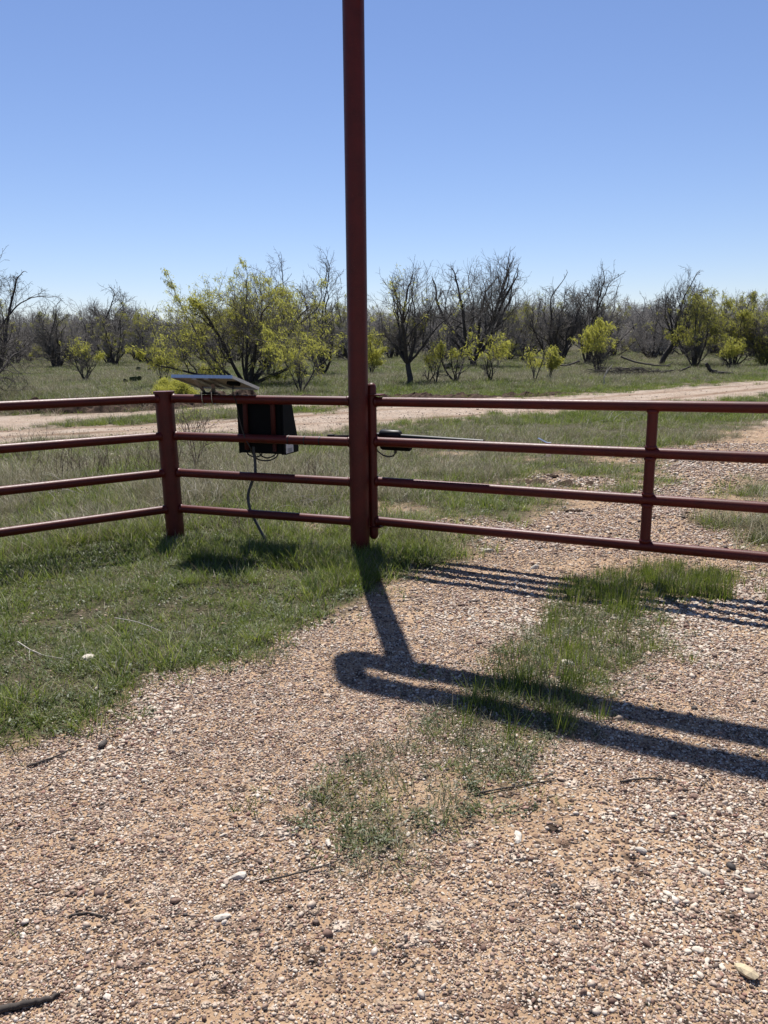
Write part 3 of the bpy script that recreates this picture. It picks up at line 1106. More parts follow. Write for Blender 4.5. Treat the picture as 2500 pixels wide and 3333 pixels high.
# ------------------------------------------------------------------ grass
def clump(name, seed, n, rad, h, w, lean, mats, curl=.5, matw=None, segs=3):
    r_ = np.random.default_rng(seed)
    V, Fq, sh, mi = [], [], [], []
    for b in range(n):
        a = r_.uniform(0, 6.283)
        q = rad * math.sqrt(r_.random())
        p = np.array([q * math.cos(a), q * math.sin(a), -.01])
        az = a + r_.normal(0, .9)
        el = abs(r_.normal(0, lean)) + .08
        L = h * r_.uniform(.45, 1.15)
        ww = w * r_.uniform(.6, 1.3)
        d = np.array([math.cos(az) * math.sin(el), math.sin(az) * math.sin(el), math.cos(el)])
        side = np.array([-math.sin(az + r_.normal(0, .5)), math.cos(az), 0])
        side /= np.linalg.norm(side)
        o = len(V)
        for s in range(segs + 1):
            t = s / segs
            wid = ww * (1 - t) ** .7 * .5
            if s < segs:
                V += [p - side * wid, p + side * wid]
            else:
                V.append(p.copy())
            d = d + np.array([math.cos(az), math.sin(az), -.6]) * curl * .35 * r_.uniform(.4, 1.4)
            d /= np.linalg.norm(d)
            p = p + d * L / segs
        shd = r_.random()
        m_i = int(r_.random() < matw) if matw else 0
        for s in range(segs - 1):
            Fq.append((o + 2 * s, o + 2 * s + 1, o + 2 * s + 3, o + 2 * s + 2))
            sh.append(shd); mi.append(m_i)
        Fq.append((o + 2 * segs - 2, o + 2 * segs - 1, o + 2 * segs, o + 2 * segs))
        sh.append(shd); mi.append(m_i)
    quads = [f for f in Fq if f[2] != f[3]]
    tris = [f[:3] for f in Fq if f[2] == f[3]]
    shq = [s for f, s in zip(Fq, sh) if f[2] != f[3]] + [s for f, s in zip(Fq, sh) if f[2] == f[3]]
    miq = [s for f, s in zip(Fq, mi) if f[2] != f[3]] + [s for f, s in zip(Fq, mi) if f[2] == f[3]]
    return mesh_np(name, np.array(V), [np.array(quads), np.array(tris)], mats, False, shq, miq)


def forb(name, seed, n, rad, mats):
    """flat rosette or creeping leaves"""
    r_ = np.random.default_rng(seed)
    V, Fq, sh = [], [], []
    for b in range(n):
        a = r_.uniform(0, 6.283)
        q = rad * r_.random()
        c = np.array([q * math.cos(a), q * math.sin(a), r_.uniform(.003, .03)])
        L = r_.uniform(.010, .024)
        az = r_.uniform(0, 6.283)
        d = np.array([math.cos(az), math.sin(az), r_.uniform(-.2, .7)])
        s = np.array([-math.sin(az), math.cos(az), r_.uniform(-.4, .4)]) * .4
        o = len(V)
        V += [c - d * L * .5, c + s * L * .5, c + d * L * .5, c - s * L * .5]
        Fq.append((o, o + 1, o + 2, o + 3))
        sh.append(r_.random())
    return mesh_np(name, np.array(V), np.array(Fq), mats, False, sh)


MG = [M_GRASS, M_DRYG]
g_short = [clump('grass_tuft', 200 + i, 26, .055, .070, .0040, .60, MG, .6, .12) for i in range(4)]
g_mid = [clump('grass_tuft_tall', 220 + i, 34, .07, .13, .0048, .46, MG, .5, .16) for i in range(3)]
g_tuss = [clump('grass_tuft_upright', 240 + i, 30, .06, .155, .0050, .22, [M_GRASS, M_DRYG], .12, .14) for i in range(3)]
g_grey = [clump('grey_grass_tuft', 260 + i, 30, .07, .10, .0042, .75, [M_GREYG, M_DRYG], .7, .30) for i in range(3)]
g_dry = [clump('dry_grass_tuft', 280 + i, 34, .10, .24, .0034, .75, [M_DRYG, M_GREYG], .7, .3) for i in range(3)]
g_forb = [forb('forb_patch', 300 + i, 46, .07, [M_FORB]) for i in range(3)]
g_far = [clump('pasture_tuft', 320 + i, 46, .22, .26, .011, .60, [M_GREYG, M_GRASS], .6, .45) for i in range(3)]
g_fard = [clump('pasture_dry_tuft', 340 + i, 46, .22, .34, .010, .60, [M_DRYG, M_GREYG], .7, .4) for i in range(3)]
g_farg = [clump('pasture_green_tuft', 360 + i, 46, .22, .22, .011, .55, [M_GRASS, M_GREYG], .5, .1) for i in range(3)]


def run_scatter(name, protos, choose, bands, label):
    X, Y, S, I = [], [], [], []
    for y0, y1, dens in bands:
        hw = .54 * y1 + 1.6
        n = int((y1 - y0) * 2 * hw * dens)
        x = rng.uniform(-hw, hw, n)
        y = rng.uniform(y0, y1, n)
        k = np.abs(x) < .54 * y + 1.5
        x, y = x[k], y[k]
        keep, idx, s = choose(x, y)
        X.append(x[keep]); Y.append(y[keep]); S.append(s[keep]); I.append(idx[keep])
    x, y, s, idx = map(np.concatenate, (X, Y, S, I))
    n = len(x)
    print(name, n)
    rot = np.stack([rng.normal(0, .08, n), rng.normal(0, .08, n), rng.uniform(0, 6.28, n)], 1)
    scl = np.stack([s, s, s * rng.uniform(.75, 1.25, n)], 1)
    scatter(name, protos, np.stack([x, y, ground_z(x, y)], 1), rot, scl, idx, label)


near_protos = g_short + g_mid + g_tuss + g_grey + g_dry + g_forb      # 0-3, 4-6, 7-9, 10-12, 13-15, 16-18
fence_y = lambda x: np.where(x < PB.x, PB.y + (x - PB.x) * .815, np.where(x < PC.x, PB.y + (x - PB.x) * (PC.y - PB.y) / (PC.x - PB.x), PC.y + (x - PC.x) * -.518))


def choose_near(x, y):
    jt = np.where(rng.random(len(x)) < .5, .03, .11)
    gr, de, ki, ins = masks(x + rng.normal(0, 1, len(x)) * jt, y + rng.normal(0, 1, len(x)) * jt)
    n = len(x)
    u = rng.random(n)
    keep = rng.random(n) < np.where(ki == 0, np.where(gr, 0, de), de)
    stray = gr & (ki == 0) & (rng.random(n) < .010) & (fbm(x * 2, y * 2, 2, 61) > .5)
    lush = fbm(x * .8 + 9, y * .8, 3, 63)
    behind = y > fence_y(x) + .25
    nearpole = np.exp(-((x + .25) ** 2 + (y - 5.75) ** 2) / .35) + np.exp(-((x + 1.0) ** 2 / 1.2 + (y - 6.15) ** 2 / .12)) + .6 * np.exp(-((x - .35) ** 2 / .15 + (y - 5.7) ** 2 / .06))
    base = rng.integers(0, 4, n)
    tall = 4 + rng.integers(0, 3, n)
    tus = 7 + rng.integers(0, 3, n)
    grey = 10 + rng.integers(0, 3, n)
    dry = 13 + rng.integers(0, 3, n)
    fb = 16 + rng.integers(0, 3, n)
    idx = base.copy()
    idx = np.where(u < .08, grey, idx)
    idx = np.where((u > .14) & (u < .26), fb, idx)
    tuftn = fbm(x * 4.5 + 3, y * 4.5, 2, 67)
    idx = np.where((u > .80) & (tuftn > .62), tall, idx)
    # behind the fence: longer, greyer, strawy
    left_b = behind & (x < 0.3)
    patch = fbm(x * .9, y * .7 + 4, 4, 69)
    pd = np.clip((patch - .38) * 4.5, .08, 1)
    idx = np.where(left_b & (u < .40), grey, idx)
    idx = np.where(left_b & (u >= .40) & (u < .75), tall, idx)
    idx = np.where(left_b & (rng.random(n) < pd * .6), dry, idx)
    rt_b = behind & (x >= .3)
    idx = np.where(rt_b & (u > .72), tall, idx)
    idx = np.where(rt_b & (rng.random(n) < pd * .30), dry, idx)
    s = rng.uniform(.7, 1.25, n) * (.8 + .5 * lush)
    s = np.where(behind, s * 1.1, s)
    lushpole = nearpole > .35
    idx = np.where(lushpole & (u > .35), tall, idx)
    s = np.where(lushpole, s * .85, s)
    # driveway strips
    idx = np.where(ki == 2, np.where(u < .8, tus, tall), idx)
    s = np.where(ki == 2, rng.uniform(.4, .85, n), s)
    idx = np.where((ki == 2) & (rng.random(n) < .07), dry, idx)
    idx = np.where(ki == 1, np.where(u < .42, base, np.where(u < .54, tus, np.where(u < .84, grey, fb))), idx)
    s = np.where(ki == 1, rng.uniform(.45, .95, n), s)
    idx = np.where(ki == 3, np.where(u < .40, grey, np.where(u < .60, fb, base)), idx)
    s = np.where(ki == 3, rng.uniform(.5, 1.05, n), s)
    s = np.where(stray, rng.uniform(.3, .6, n), s)
    idx = np.where(stray, base, idx)
    return keep | stray, idx, s


run_scatter('grass', near_protos, choose_near, [(1.2, 3.3, 1000), (3.3, 4.6, 1050), (4.6, 7.0, 620), (7.0, 10.0, 260), (10.0, 14.0, 130), (14.0, 19.0, 70)],
            'short green and grey grass with straw blades around the fence and drive')

far_protos = g_far + g_fard + g_farg


def choose_far(x, y):
    gr, de, ki, ins = masks(x, y)
    n = len(x)
    u = rng.random(n)
    keep = ~gr & (rng.random(n) < .55 + .45 * de)
    a = rng.integers(0, 3, n)
    dry = fbm(x * .22, y * .22, 4, 201)
    # greener close to the road
    rd = y - np.interp(x, [-10, 2.5, 6, 16.5, 30], [20.5, 24.2, 25.5, 33.4, 46])
    green = np.exp(-np.maximum(rd, 0) / 3.5) * np.clip((x + 6) / 4, .25, 1)
    idx = np.where(u < np.clip(dry * 2.6 - .85, .12, .85), 3 + a, a)
    idx = np.where(rng.random(n) < green * .9 + .08, 6 + a, idx)
    s = rng.uniform(.6, 1.15, n) * (1 + np.clip((y - 40) / 90, 0, 1.0))
    s = np.where(rd < 4, s * .75, s)
    return keep, idx, s


run_scatter('pasture_grass', far_protos, choose_far, [(16.0, 30.0, 22), (30.0, 48.0, 14), (48.0, 75.0, 6.5), (75.0, 150.0, 2.2)],
            'tufted green and straw pasture grass under the mesquite trees')


# ------------------------------------------------------------------ mesquite trees
def tubes_np(segs):
    """segs: array (n, 8): p0 p1 r0 r1 -> open prisms; returns V, F"""
    out_V, out_F, off = [], [], 0
    S = np.asarray(segs)
    rm = S[:, 6]
    for lo, hi, k in ((0.05, 99, 9), (0.02, .05, 6), (0, .02, 3)):
        T = S[(rm >= lo) & (rm < hi)]
        if not len(T):
            continue
        p0, p1 = T[:, 0:3], T[:, 3:6]
        d = p1 - p0
        L = np.linalg.norm(d, axis=1, keepdims=True) + 1e-9
        d = d / L
        ref = np.where(np.abs(d[:, 2:3]) < .9, np.array([[0, 0, 1.]]), np.array([[1., 0, 0]]))
        a = np.cross(d, ref)
        a /= np.linalg.norm(a, axis=1, keepdims=True)
        b = np.cross(d, a)
        ang = np.arange(k) * 2 * math.pi / k
        ca, sa = np.cos(ang)[None, :, None], np.sin(ang)[None, :, None]
        ring = a[:, None, :] * ca + b[:, None, :] * sa
        q1 = p1 + d * T[:, 7:8] * .4
        V0 = p0[:, None, :] + ring * T[:, 6][:, None, None]
        V1 = q1[:, None, :] + ring * T[:, 7][:, None, None]
        V = np.concatenate([V0, V1], 1).reshape(-1, 3)
        m = len(T)
        base = (np.arange(m) * 2 * k)[:, None]
        j = np.arange(k)[None, :]
        Fq = np.stack([base + j, base + (j + 1) % k, base + k + (j + 1) % k, base + k + j], 2).reshape(-1, 4)
        out_V.append(V)
        out_F.append(Fq + off)
        off += len(V)
    return np.concatenate(out_V), np.concatenate(out_F)


def grow_tree(seed, height, halfw, stems=4, lean=.5, levels=4, kids=(6, 6, 5, 4), trunk=0.0, r0=.12, twig_r=.0075, lean_dir=None, gnarl=.30, droop=False, cz=.5, env_n=.45):
    """limbs fill an uneven crown envelope: an ellipsoid centred at cz * height"""
    R_ = random.Random(seed)
    segs, tips = [], []
    c0 = cz * height
    rz = height - c0
    rlow = c0 * .92
    ph = [R_.uniform(0, 6.28) for _ in range(6)]
    off = Vector(lean_dir) * height * .5 if lean_dir else Vector((0, 0, 0))

    def gv(s):
        return Vector((R_.gauss(0, s), R_.gauss(0, s), R_.gauss(0, s)))

    def env(p):
        q = p - off * min(1, max(0, p.z / height))
        dz = q.z - c0
        a = math.atan2(q.y, q.x)
        b = dz / (rz if dz > 0 else rlow)
        m = 1 + env_n * .5 * (math.sin(2 * a + ph[0]) * .5 + math.sin(3 * a + ph[1] + 2 * b) * .5 + math.sin(5 * a + ph[2] - 3 * b) * .35 + math.sin(7 * b + ph[3] + a) * .25)
        return math.sqrt((q.x / halfw) ** 2 + (q.y / halfw) ** 2 + b * b) / m

    def reach(p, d, L):
        t = L
        for k in range(7):
            if env(p + d * t) > 1.0:
                t *= .8
        return max(t, L * .22)

    def branch(p, d, L, r, lev):
        n = (9, 8, 6, 5, 3)[lev]
        p = Vector(p)
        d = Vector(d).normalized()
        pts = [(p.copy(), d.copy(), r)]
        up = (.07, .06, .05, .03, .02)[lev]
        for i in range(n):
            kink = gnarl * (.55 if lev == 0 else 1.0)
            d = (d + gv(kink * .55) + Vector((0, 0, up))).normalized()
            if droop and lev >= 1:
                d = (d + Vector((0, 0, -.13))).normalized()
            q = p + d * (L / n)
            if q.z < .12:
                q.z = .12
                d.z = abs(d.z)
            r1 = max(r * (1 - .80 / n), twig_r * (.62, .62, .62, .5, .38)[lev])
            segs.append((p.x, p.y, p.z, q.x, q.y, q.z, r, r1, lev))
            p, r = q, r1
            pts.append((p.copy(), d.copy(), r))
        if lev >= levels:
            tips.extend(pts[1:])
            return
        nk = kids[lev]
        for i in range(nk):
            t = (.18 if lev else .25) + (.82 if lev else .75) * (i + R_.random()) / nk
            k = min(n, max(1, int(t * n)))
            pp, dd, rr = pts[k]
            perp = dd.cross(gv(1)).normalized()
            ang = math.radians(R_.uniform(28, 68))
            nd = (dd * math.cos(ang) + perp * math.sin(ang) + Vector((0, 0, .12))).normalized()
            l2 = L * R_.uniform(.45, .80) * (1.05 - .35 * t)
            l2 = min(l2, reach(pp, nd, l2 * 1.1) * R_.uniform(.8, 1.55))
            if lev == 0 and l2 < .12 * height:
                l2 = .12 * height
            branch(pp, nd, l2, max(rr * R_.uniform(.42, .66), twig_r * (.9, .9, .75, .6, .45)[lev]), lev + 1)
        pp, dd, rr = pts[-1]
        branch(pp, dd, min(L * .5, reach(pp, dd, L * .5) * 1.5) * R_.uniform(.8, 1.3), rr, lev + 1)

    base = Vector((0, 0, -.15))
    tr = Vector((0, 0, 1))
    if trunk > 0:
        p = base.copy()
        d = Vector((R_.gauss(0, .08), R_.gauss(0, .08), 1)).normalized()
        if lean_dir:
            d = (d + Vector(lean_dir)).normalized()
        r = r0 * 1.2
        m = 6
        for i in range(m):
            d = (d + gv(.09)).normalized()
            q = p + d * (trunk + .15) / m
            segs.append((p.x, p.y, p.z, q.x, q.y, q.z, r, r * .95, 0))
            p, r = q, r * .95
        base = p
        tr = d
    a0 = R_.uniform(0, 6.28)
    for s in range(stems):
        a = a0 + s * 2.39996 + R_.gauss(0, .15)
        el = lean * (.25 + 1.0 * ((s + .7) / stems)) + R_.gauss(0, .06)
        d = Vector((math.cos(a) * math.sin(el), math.sin(a) * math.sin(el), math.cos(el))) + (tr - Vector((0, 0, 1))) * .5
        if lean_dir and trunk <= 0:
            d = d + Vector(lean_dir)
        d.normalize()
        b = base + Vector((math.cos(a), math.sin(a), 0)) * r0 * .5
        L = 0
        while L < 2 * height and (L < .25 * height or env(b + d * L) < 1.0 or (b + d * L).z < c0 * .5):
            L += .04 * height
        branch(b, d, L * R_.uniform(.62, .80), r0 * R_.uniform(.65, 1.0) * (.8 if stems > 2 else 1), 0)
    S = np.array(segs)
    Tt = np.array([tuple(t[0]) for t in tips])
    top = np.percentile(S[:, 5], 99.2)
    S[:, 2] *= height / top
    S[:, 5] *= height / top
    Tt[:, 2] *= height / top
    return S, Tt


def foliage_mesh(name, T, seed, density, mats, size=.10, lo=0.0, shape=None, wind=(.35, 0)):
    r_ = np.random.default_rng(seed)
    h = T[:, 2].max()
    cl = fbm(T[:, 0] * .9 + seed, T[:, 2] * .9 + T[:, 1] * .6, 3, seed)
    pr = density * np.clip((cl - .38) * 4.5, .06, 1.5)
    if shape is not None:
        pr = pr * shape(T / h)
    pr = np.where(T[:, 2] < lo * h, 0, pr)
    T = T[r_.random(len(T)) < pr]
    if not len(T):
        return None
    per = 9
    c = np.repeat(T, per, 0) + r_.normal(0, .07, (len(T) * per, 3))
    n = len(c)
    L = size * r_.uniform(.6, 1.35, n)[:, None]
    d = np.stack([r_.normal(wind[0], .6, n), r_.normal(wind[1], .6, n), r_.uniform(-1.3, .25, n)], 1)
    d /= np.linalg.norm(d, axis=1, keepdims=True)
    s = np.cross(d, r_.normal(0, 1, (n, 3)))
    s /= np.linalg.norm(s, axis=1, keepdims=True)
    w = L * .10
    mid = c + d * L * .5
    e = c + d * L + np.array([0, 0, -.2]) * L
    V = np.stack([c, mid + s * w, e, mid - s * w], 1).reshape(-1, 3)
    Fq = np.arange(4 * n).reshape(n, 4)
    sh = np.repeat(r_.random(len(T)), per) * .6 + r_.random(n) * .4
    return mesh_np(name, V, Fq, mats, False, sh)


def tree_meshes(seed, leaf=0.0, leaf_mat=None, leaf_size=.10, leaf_lo=0.0, leaf_shape=None, twig_mat=None, **kw):
    S, T = grow_tree(seed, **kw)
    big = S[:, 8] <= 1
    V, Fq = tubes_np(S[big])
    mt = mesh_np('trunk', V, Fq, [M_BARK])
    V, Fq = tubes_np(S[~big])
    mc = mesh_np('branches', V, Fq, [twig_mat or M_TWIG])
    ml = foliage_mesh('foliage', T, seed, leaf, [leaf_mat or M_LEAF], leaf_size, leaf_lo, leaf_shape) if leaf > 0 else None
    return mt, mc, ml


def place_tree(name, ms, x, y, rz, label, cat='tree', group=None, s=1.0):
    o = thing(name, (x, y, 0), label, cat, group)
    o.rotation_euler.z = rz
    o.scale = (s, s, s)
    for nm, me in zip(('trunk', 'branches', 'foliage'), ms):
        if me is not None:
            link(nm, me, o)
    return o


def tree_at(vx, vy, vtop, vhw, seed, label, name='mesquite_tree', cat='tree', group=None, D=None, **kw):
    """base at survey mark (vx, vy); vtop = mark of its top; vhw = half width in marks"""
    x, y = G(vx, vy)
    if D:
        x, y = x / y * D, D
    h = at(vx, vtop, y).z
    hw = vhw * VS / F_PX * y
    kw.setdefault('twig_r', .00028 * y)
    ms = tree_meshes(seed, height=h, halfw=hw, **kw)
    return place_tree(name, ms, x, y, 0, label, cat, group)


left_top = lambda q: np.clip(1.0 - q[:, 0] * 1.2, .15, 1.4)
BARE = dict(kids=(5, 5, 4, 3), gnarl=.36)
tree_at(535, 832, 590, 222, 11, 'broad spreading mesquite coming into yellow green leaf behind the solar panel', leaf=.125, leaf_size=.125,
        stems=12, lean=1.05, kids=(6, 5, 5, 3), r0=.12, gnarl=.32, cz=.36, env_n=.4)
tree_at(575, 806, 552, 66, 26, 'tall bare mesquite rising above the middle of the broad leafy one', stems=4, lean=.35, r0=.16, D=47, cz=.66, **BARE)
tree_at(694, 806, 560, 58, 29, 'tall bare mesquite just left of the tall red pole, twigs above the leafy one', stems=5, lean=.5, r0=.16, D=46, cz=.6, leaf=.004, **BARE)
tree_at(885, 828, 578, 92, 31, 'slim mesquite on one straight dark trunk, thinly leafed above, nearest right of the tall pole', trunk=.9, stems=7, lean=.75, kids=(6, 5, 4, 3), gnarl=.33,
        r0=.12, leaf=.035, leaf_size=.11, leaf_lo=.45, leaf_shape=left_top, cz=.55)
tree_at(1024, 786, 556, 122, 37, 'large black bare mesquite with thick spreading limbs, tallest right of the pole', trunk=.5, stems=8, lean=.95, kids=(6, 5, 4, 3), r0=.24, D=58, gnarl=.38, cz=.52, env_n=.6)
tree_at(1205, 782, 604, 78, 41, 'bare mesquite with several dark stems fanning up behind the bright round shrub on its left', stems=8, lean=.7, r0=.17, D=60, cz=.55, **BARE)
tree_at(1268, 782, 582, 70, 43, 'bare mesquite leaning right with one long limb high over the bright round shrub', stems=5, lean=.5, r0=.19, D=62, lean_dir=(.28, 0, 0), cz=.6, env_n=.7, **BARE)
tree_at(1428, 788, 592, 74, 47, 'mesquite on a straight black trunk with a tall bare crown and leafy lower limbs', trunk=1.5, stems=7, lean=.75, kids=(6, 5, 4, 3), gnarl=.36, r0=.17, D=56,
        leaf=.09, leaf_size=.14, leaf_shape=lambda q: np.clip(1.7 - q[:, 2] * 2.4, 0, 1), cz=.58)
tree_at(1500, 792, 622, 66, 56, 'upright leafy mesquite right of the straight black trunk, several slim stems', leaf_lo=.28, stems=7, lean=.6, kids=(5, 5, 4, 3), env_n=.8, r0=.10, D=50, leaf=.10, leaf_size=.15, leaf_mat=M_LEAFD, cz=.5)
tree_at(1585, 790, 640, 66, 59, 'rounded leafy mesquite near the right edge over the road bend', leaf_lo=.25, stems=8, lean=.7, kids=(5, 5, 4, 3), env_n=.8, r0=.10, D=52, leaf=.10, leaf_size=.15, leaf_mat=M_LEAFD, cz=.5)
tree_at(1650, 788, 662, 52, 61, 'thin half leafed mesquite at the right edge of the tree line', stems=7, lean=.55, kids=(5, 5, 4, 3), env_n=.8, r0=.10, D=50, leaf=.06, leaf_size=.14, leaf_mat=M_LEAFD, cz=.5)
tree_at(-70, 862, 572, 215, 68, 'near bare mesquite at the left edge with long drooping branches sweeping into the picture', stems=11, lean=1.1, kids=(5, 5, 4, 3), r0=.11, D=27, droop=True, gnarl=.36, cz=.45, env_n=.8, twig_mat=M_BARK)
tree_at(118, 784, 655, 64, 71, 'bare mesquite with a dark forked trunk at the left of the pasture', stems=6, lean=.75, r0=.2, D=70, cz=.5, **BARE)
tree_at(237, 780, 620, 62, 73, 'leaning bare mesquite with a thick crooked trunk and one tall narrow top', trunk=1.2, stems=5, lean=.6, r0=.24, D=85, lean_dir=(.22, 0, 0), cz=.55, env_n=.8, **BARE)
tree_at(306, 778, 665, 48, 79, 'small bare mesquite between the leaning one and the broad leafy one', stems=6, lean=.6, r0=.18, D=88, cz=.5, **BARE)
sh = dict(kids=(4, 5, 4, 3), levels=3, cz=.62, env_n=1.0, gnarl=.38)
tree_at(185, 824, 728, 40, 83, 'small thorny mesquite shrub with scanty leaf standing in the left pasture', name='mesquite_shrub', cat='shrub', stems=7, lean=.65, r0=.06, leaf=.10, leaf_size=.12, leaf_lo=.45, **sh)
tree_at(985, 826, 704, 48, 89, 'leafy yellow green sapling beside the pair of bare saplings', name='mesquite_sapling', cat='sapling', stems=4, lean=.6, r0=.07, leaf=.17, leaf_size=.14, leaf_lo=.45, **sh)
tree_at(1058, 824, 712, 46, 97, 'leafy yellow green sapling in front of the large black bare mesquite', name='mesquite_sapling', cat='sapling', stems=4, lean=.55, r0=.07, leaf=.20, leaf_size=.14, leaf_lo=.45, **sh)
tree_at(1292, 806, 698, 48, 104, 'bright round yellow green shrub with a dense crown on thin stems', name='mesquite_shrub', cat='shrub', stems=9, lean=.55, r0=.05, leaf=.17, leaf_size=.15, leaf_lo=.42, **dict(sh, cz=.62, env_n=1.5))
tree_at(926, 826, 760, 24, 103, 'left of two thin bare saplings standing in straw grass right of the slim mesquite', name='mesquite_sapling', cat='sapling', stems=3, lean=.4, r0=.05, leaf=.08, leaf_size=.12, leaf_lo=.5, **sh)
tree_at(942, 828, 745, 24, 107, 'right of two thin bare saplings standing in straw grass right of the slim mesquite', name='mesquite_sapling', cat='sapling', stems=3, lean=.45, r0=.05, leaf=.06, leaf_size=.12, leaf_lo=.5, **sh)
tree_at(1155, 824, 748, 26, 109, 'thin little sapling with a tuft of leaf right of the denser leafy saplings', name='mesquite_sapling', cat='sapling', stems=3, lean=.5, r0=.04, leaf=.20, leaf_size=.13, leaf_lo=.45, **sh)
tree_at(1188, 820, 752, 22, 113, 'little leafy sapling nearest the left side of the branch pile', name='mesquite_sapling', cat='sapling', stems=3, lean=.5, r0=.04, leaf=.14, leaf_size=.12, leaf_lo=.4, **sh)
tree_at(650, 848, 718, 52, 127, 'leafy crooked shrub close left of the tall red pole', name='mesquite_shrub', cat='shrub', stems=6, lean=.75, r0=.05, leaf=.22, leaf_size=.11, leaf_lo=.3, **sh)
tree_at(352, 836, 696, 34, 131, 'tall thin shrub with pale new leaf left of the solar panel', name='mesquite_shrub', cat='shrub', stems=3, lean=.4, r0=.045, leaf=.16, leaf_size=.11, leaf_lo=.4, **sh)
tree_at(372, 850, 828, 26, 137, 'low bright yellow green bush just left of the solar panel', name='low_bush', cat='bush', stems=10, lean=1.0, r0=.02, leaf=.8, leaf_size=.06, leaf_lo=.05, D=22, **sh)
tree_at(455, 815, 748, 24, 139, 'small bare mesquite under the left limb of the broad leafy one', name='mesquite_sapling', cat='sapling', stems=4, lean=.6, r0=.07, leaf=.06, leaf_size=.12, D=40, **sh)
tree_at(1575, 800, 724, 30, 149, 'low leafy sapling near the right edge behind the curved log', name='mesquite_sapling', cat='sapling', stems=4, lean=.6, r0=.05, leaf=.15, leaf_size=.13, leaf_lo=.35, D=46, **sh)
tree_at(802, 806, 690, 28, 151, 'leafy sapling showing just right of the tall red pole', name='mesquite_sapling', cat='sapling', stems=4, lean=.55, r0=.06, leaf=.22, leaf_size=.14, leaf_lo=.2, D=45, **sh)

# the far tree line: copies of a few bare and a few half-leafed trees
protos = []
for i in range(6):
    lf = (0, 0, 0, .10, .05, 0)[i]
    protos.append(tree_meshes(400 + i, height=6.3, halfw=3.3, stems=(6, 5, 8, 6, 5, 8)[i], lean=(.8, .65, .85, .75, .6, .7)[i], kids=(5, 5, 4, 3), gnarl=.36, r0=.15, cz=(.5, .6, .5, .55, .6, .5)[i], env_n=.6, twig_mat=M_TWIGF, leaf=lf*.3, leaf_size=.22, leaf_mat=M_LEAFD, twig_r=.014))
R2 = random.Random(5)
rows = [(76, 17, 1.0), (88, 22, 1.1), (100, 26, 1.15)]
for D, n, s in rows:
    for i in range(n):
        fx = -.56 + 1.12 * (i + R2.uniform(.1, .9)) / n
        if D < 80 and (-.19 < fx < -.02):
            continue
        k = R2.randrange(6)
        where = ('at the far left beyond the near drooping one' if fx < -.38 else 'beyond the leaning bare mesquite at left' if fx < -.27 else
                 'behind the broad leafy mesquite' if fx < -.06 else 'behind the slim straight trunked one' if fx < .10 else
                 'behind the large black bare mesquite' if fx < .20 else 'behind the bright round shrub' if fx < .32 else 'behind the leafy mesquites at far right')
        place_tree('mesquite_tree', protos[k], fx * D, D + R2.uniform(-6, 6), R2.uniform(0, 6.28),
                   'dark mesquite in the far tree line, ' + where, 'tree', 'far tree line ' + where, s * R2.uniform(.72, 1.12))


def build_thicket():
    n = 330
    y = rng.uniform(118, 270, n)
    x = rng.uniform(-.66, .66, n) * y
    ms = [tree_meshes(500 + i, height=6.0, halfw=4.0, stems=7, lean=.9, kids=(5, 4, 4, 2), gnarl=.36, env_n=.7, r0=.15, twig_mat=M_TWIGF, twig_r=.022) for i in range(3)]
    pr = []
    for a, b, c in ms:
        V1 = np.empty(len(a.vertices) * 3, np.float32); a.vertices.foreach_get('co', V1)
        V2 = np.empty(len(b.vertices) * 3, np.float32); b.vertices.foreach_get('co', V2)
        f1 = np.empty(len(a.loops), np.int32); a.loops.foreach_get('vertex_index', f1)
        f2 = np.empty(len(b.loops), np.int32); b.loops.foreach_get('vertex_index', f2)
        V = np.concatenate([V1.reshape(-1, 3), V2.reshape(-1, 3)])
        Fq = np.concatenate([f1.reshape(-1, 4), f2.reshape(-1, 4) + len(a.vertices)])
        pr.append(mesh_np('thicket_tree', V, Fq, [M_TWIGF]))
    s = rng.uniform(.8, 1.2, n) * (1.1 + (y - 108) / 300)
    rot = np.stack([np.zeros(n), np.zeros(n), rng.uniform(0, 6.28, n)], 1)
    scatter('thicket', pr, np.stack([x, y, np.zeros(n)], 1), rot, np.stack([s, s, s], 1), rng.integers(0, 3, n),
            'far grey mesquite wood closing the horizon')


build_thicket()

# ------------------------------------------------------------------ small things
def lumpy(name, mat, c, sx, sy, sz, seed, label, cat, group=None, sub=3, rough=.35, rz=0):
    me = stone_mesh(name, seed, [mat], sub, 1.0, rough, False)
    o = link(name, me)
    o.location = c
    o.scale = (sx, sy, sz)
    o.rotation_euler.z = rz
    ORIG[o.name] = Vector(c)
    return tag(o, label, cat, group)


rocks = [((1052, 1191), .036, M_ROCK, 'white rock at the grass edge where the gate shadows begin'),
         ((188, 1428), .040, M_ROCK, 'white rock lying in the left lawn'),
         ((1608, 2103), .024, M_ROCKY, 'yellowish flat stone near the bottom right corner'),
         ((520, 1898), .022, M_ROCK, 'pale angular stone in the gravel at lower left, left of the thin twig'),
         ((1118, 1812), .022, M_ROCK, 'pale rock in the gravel right of the sparse grass strip'),
         ((1382, 1838), .018, M_ROCK, 'pale flat rock in the gravel at lower right'),
         ((476, 1985), .018, M_ROCK, 'small white triangular stone in the sandy foreground'),
         ((223, 1607), .020, M_ROCKD, 'dark stone on the gravel below the left lawn'),
         ((1640, 1118), .030, M_ROCK, 'pale rock beyond the gate near the right edge'),
         ((1155, 1226), .026, M_ROCK, 'round white stone just above the gate rail shadows'),
         ((710, 1824), .018, M_ROCK, 'pinkish stone at the left edge of the sparse grass strip'),
         ((1228, 1437), .030, M_ROCK, 'pale stone standing in the grass of the driveway centre strip')]
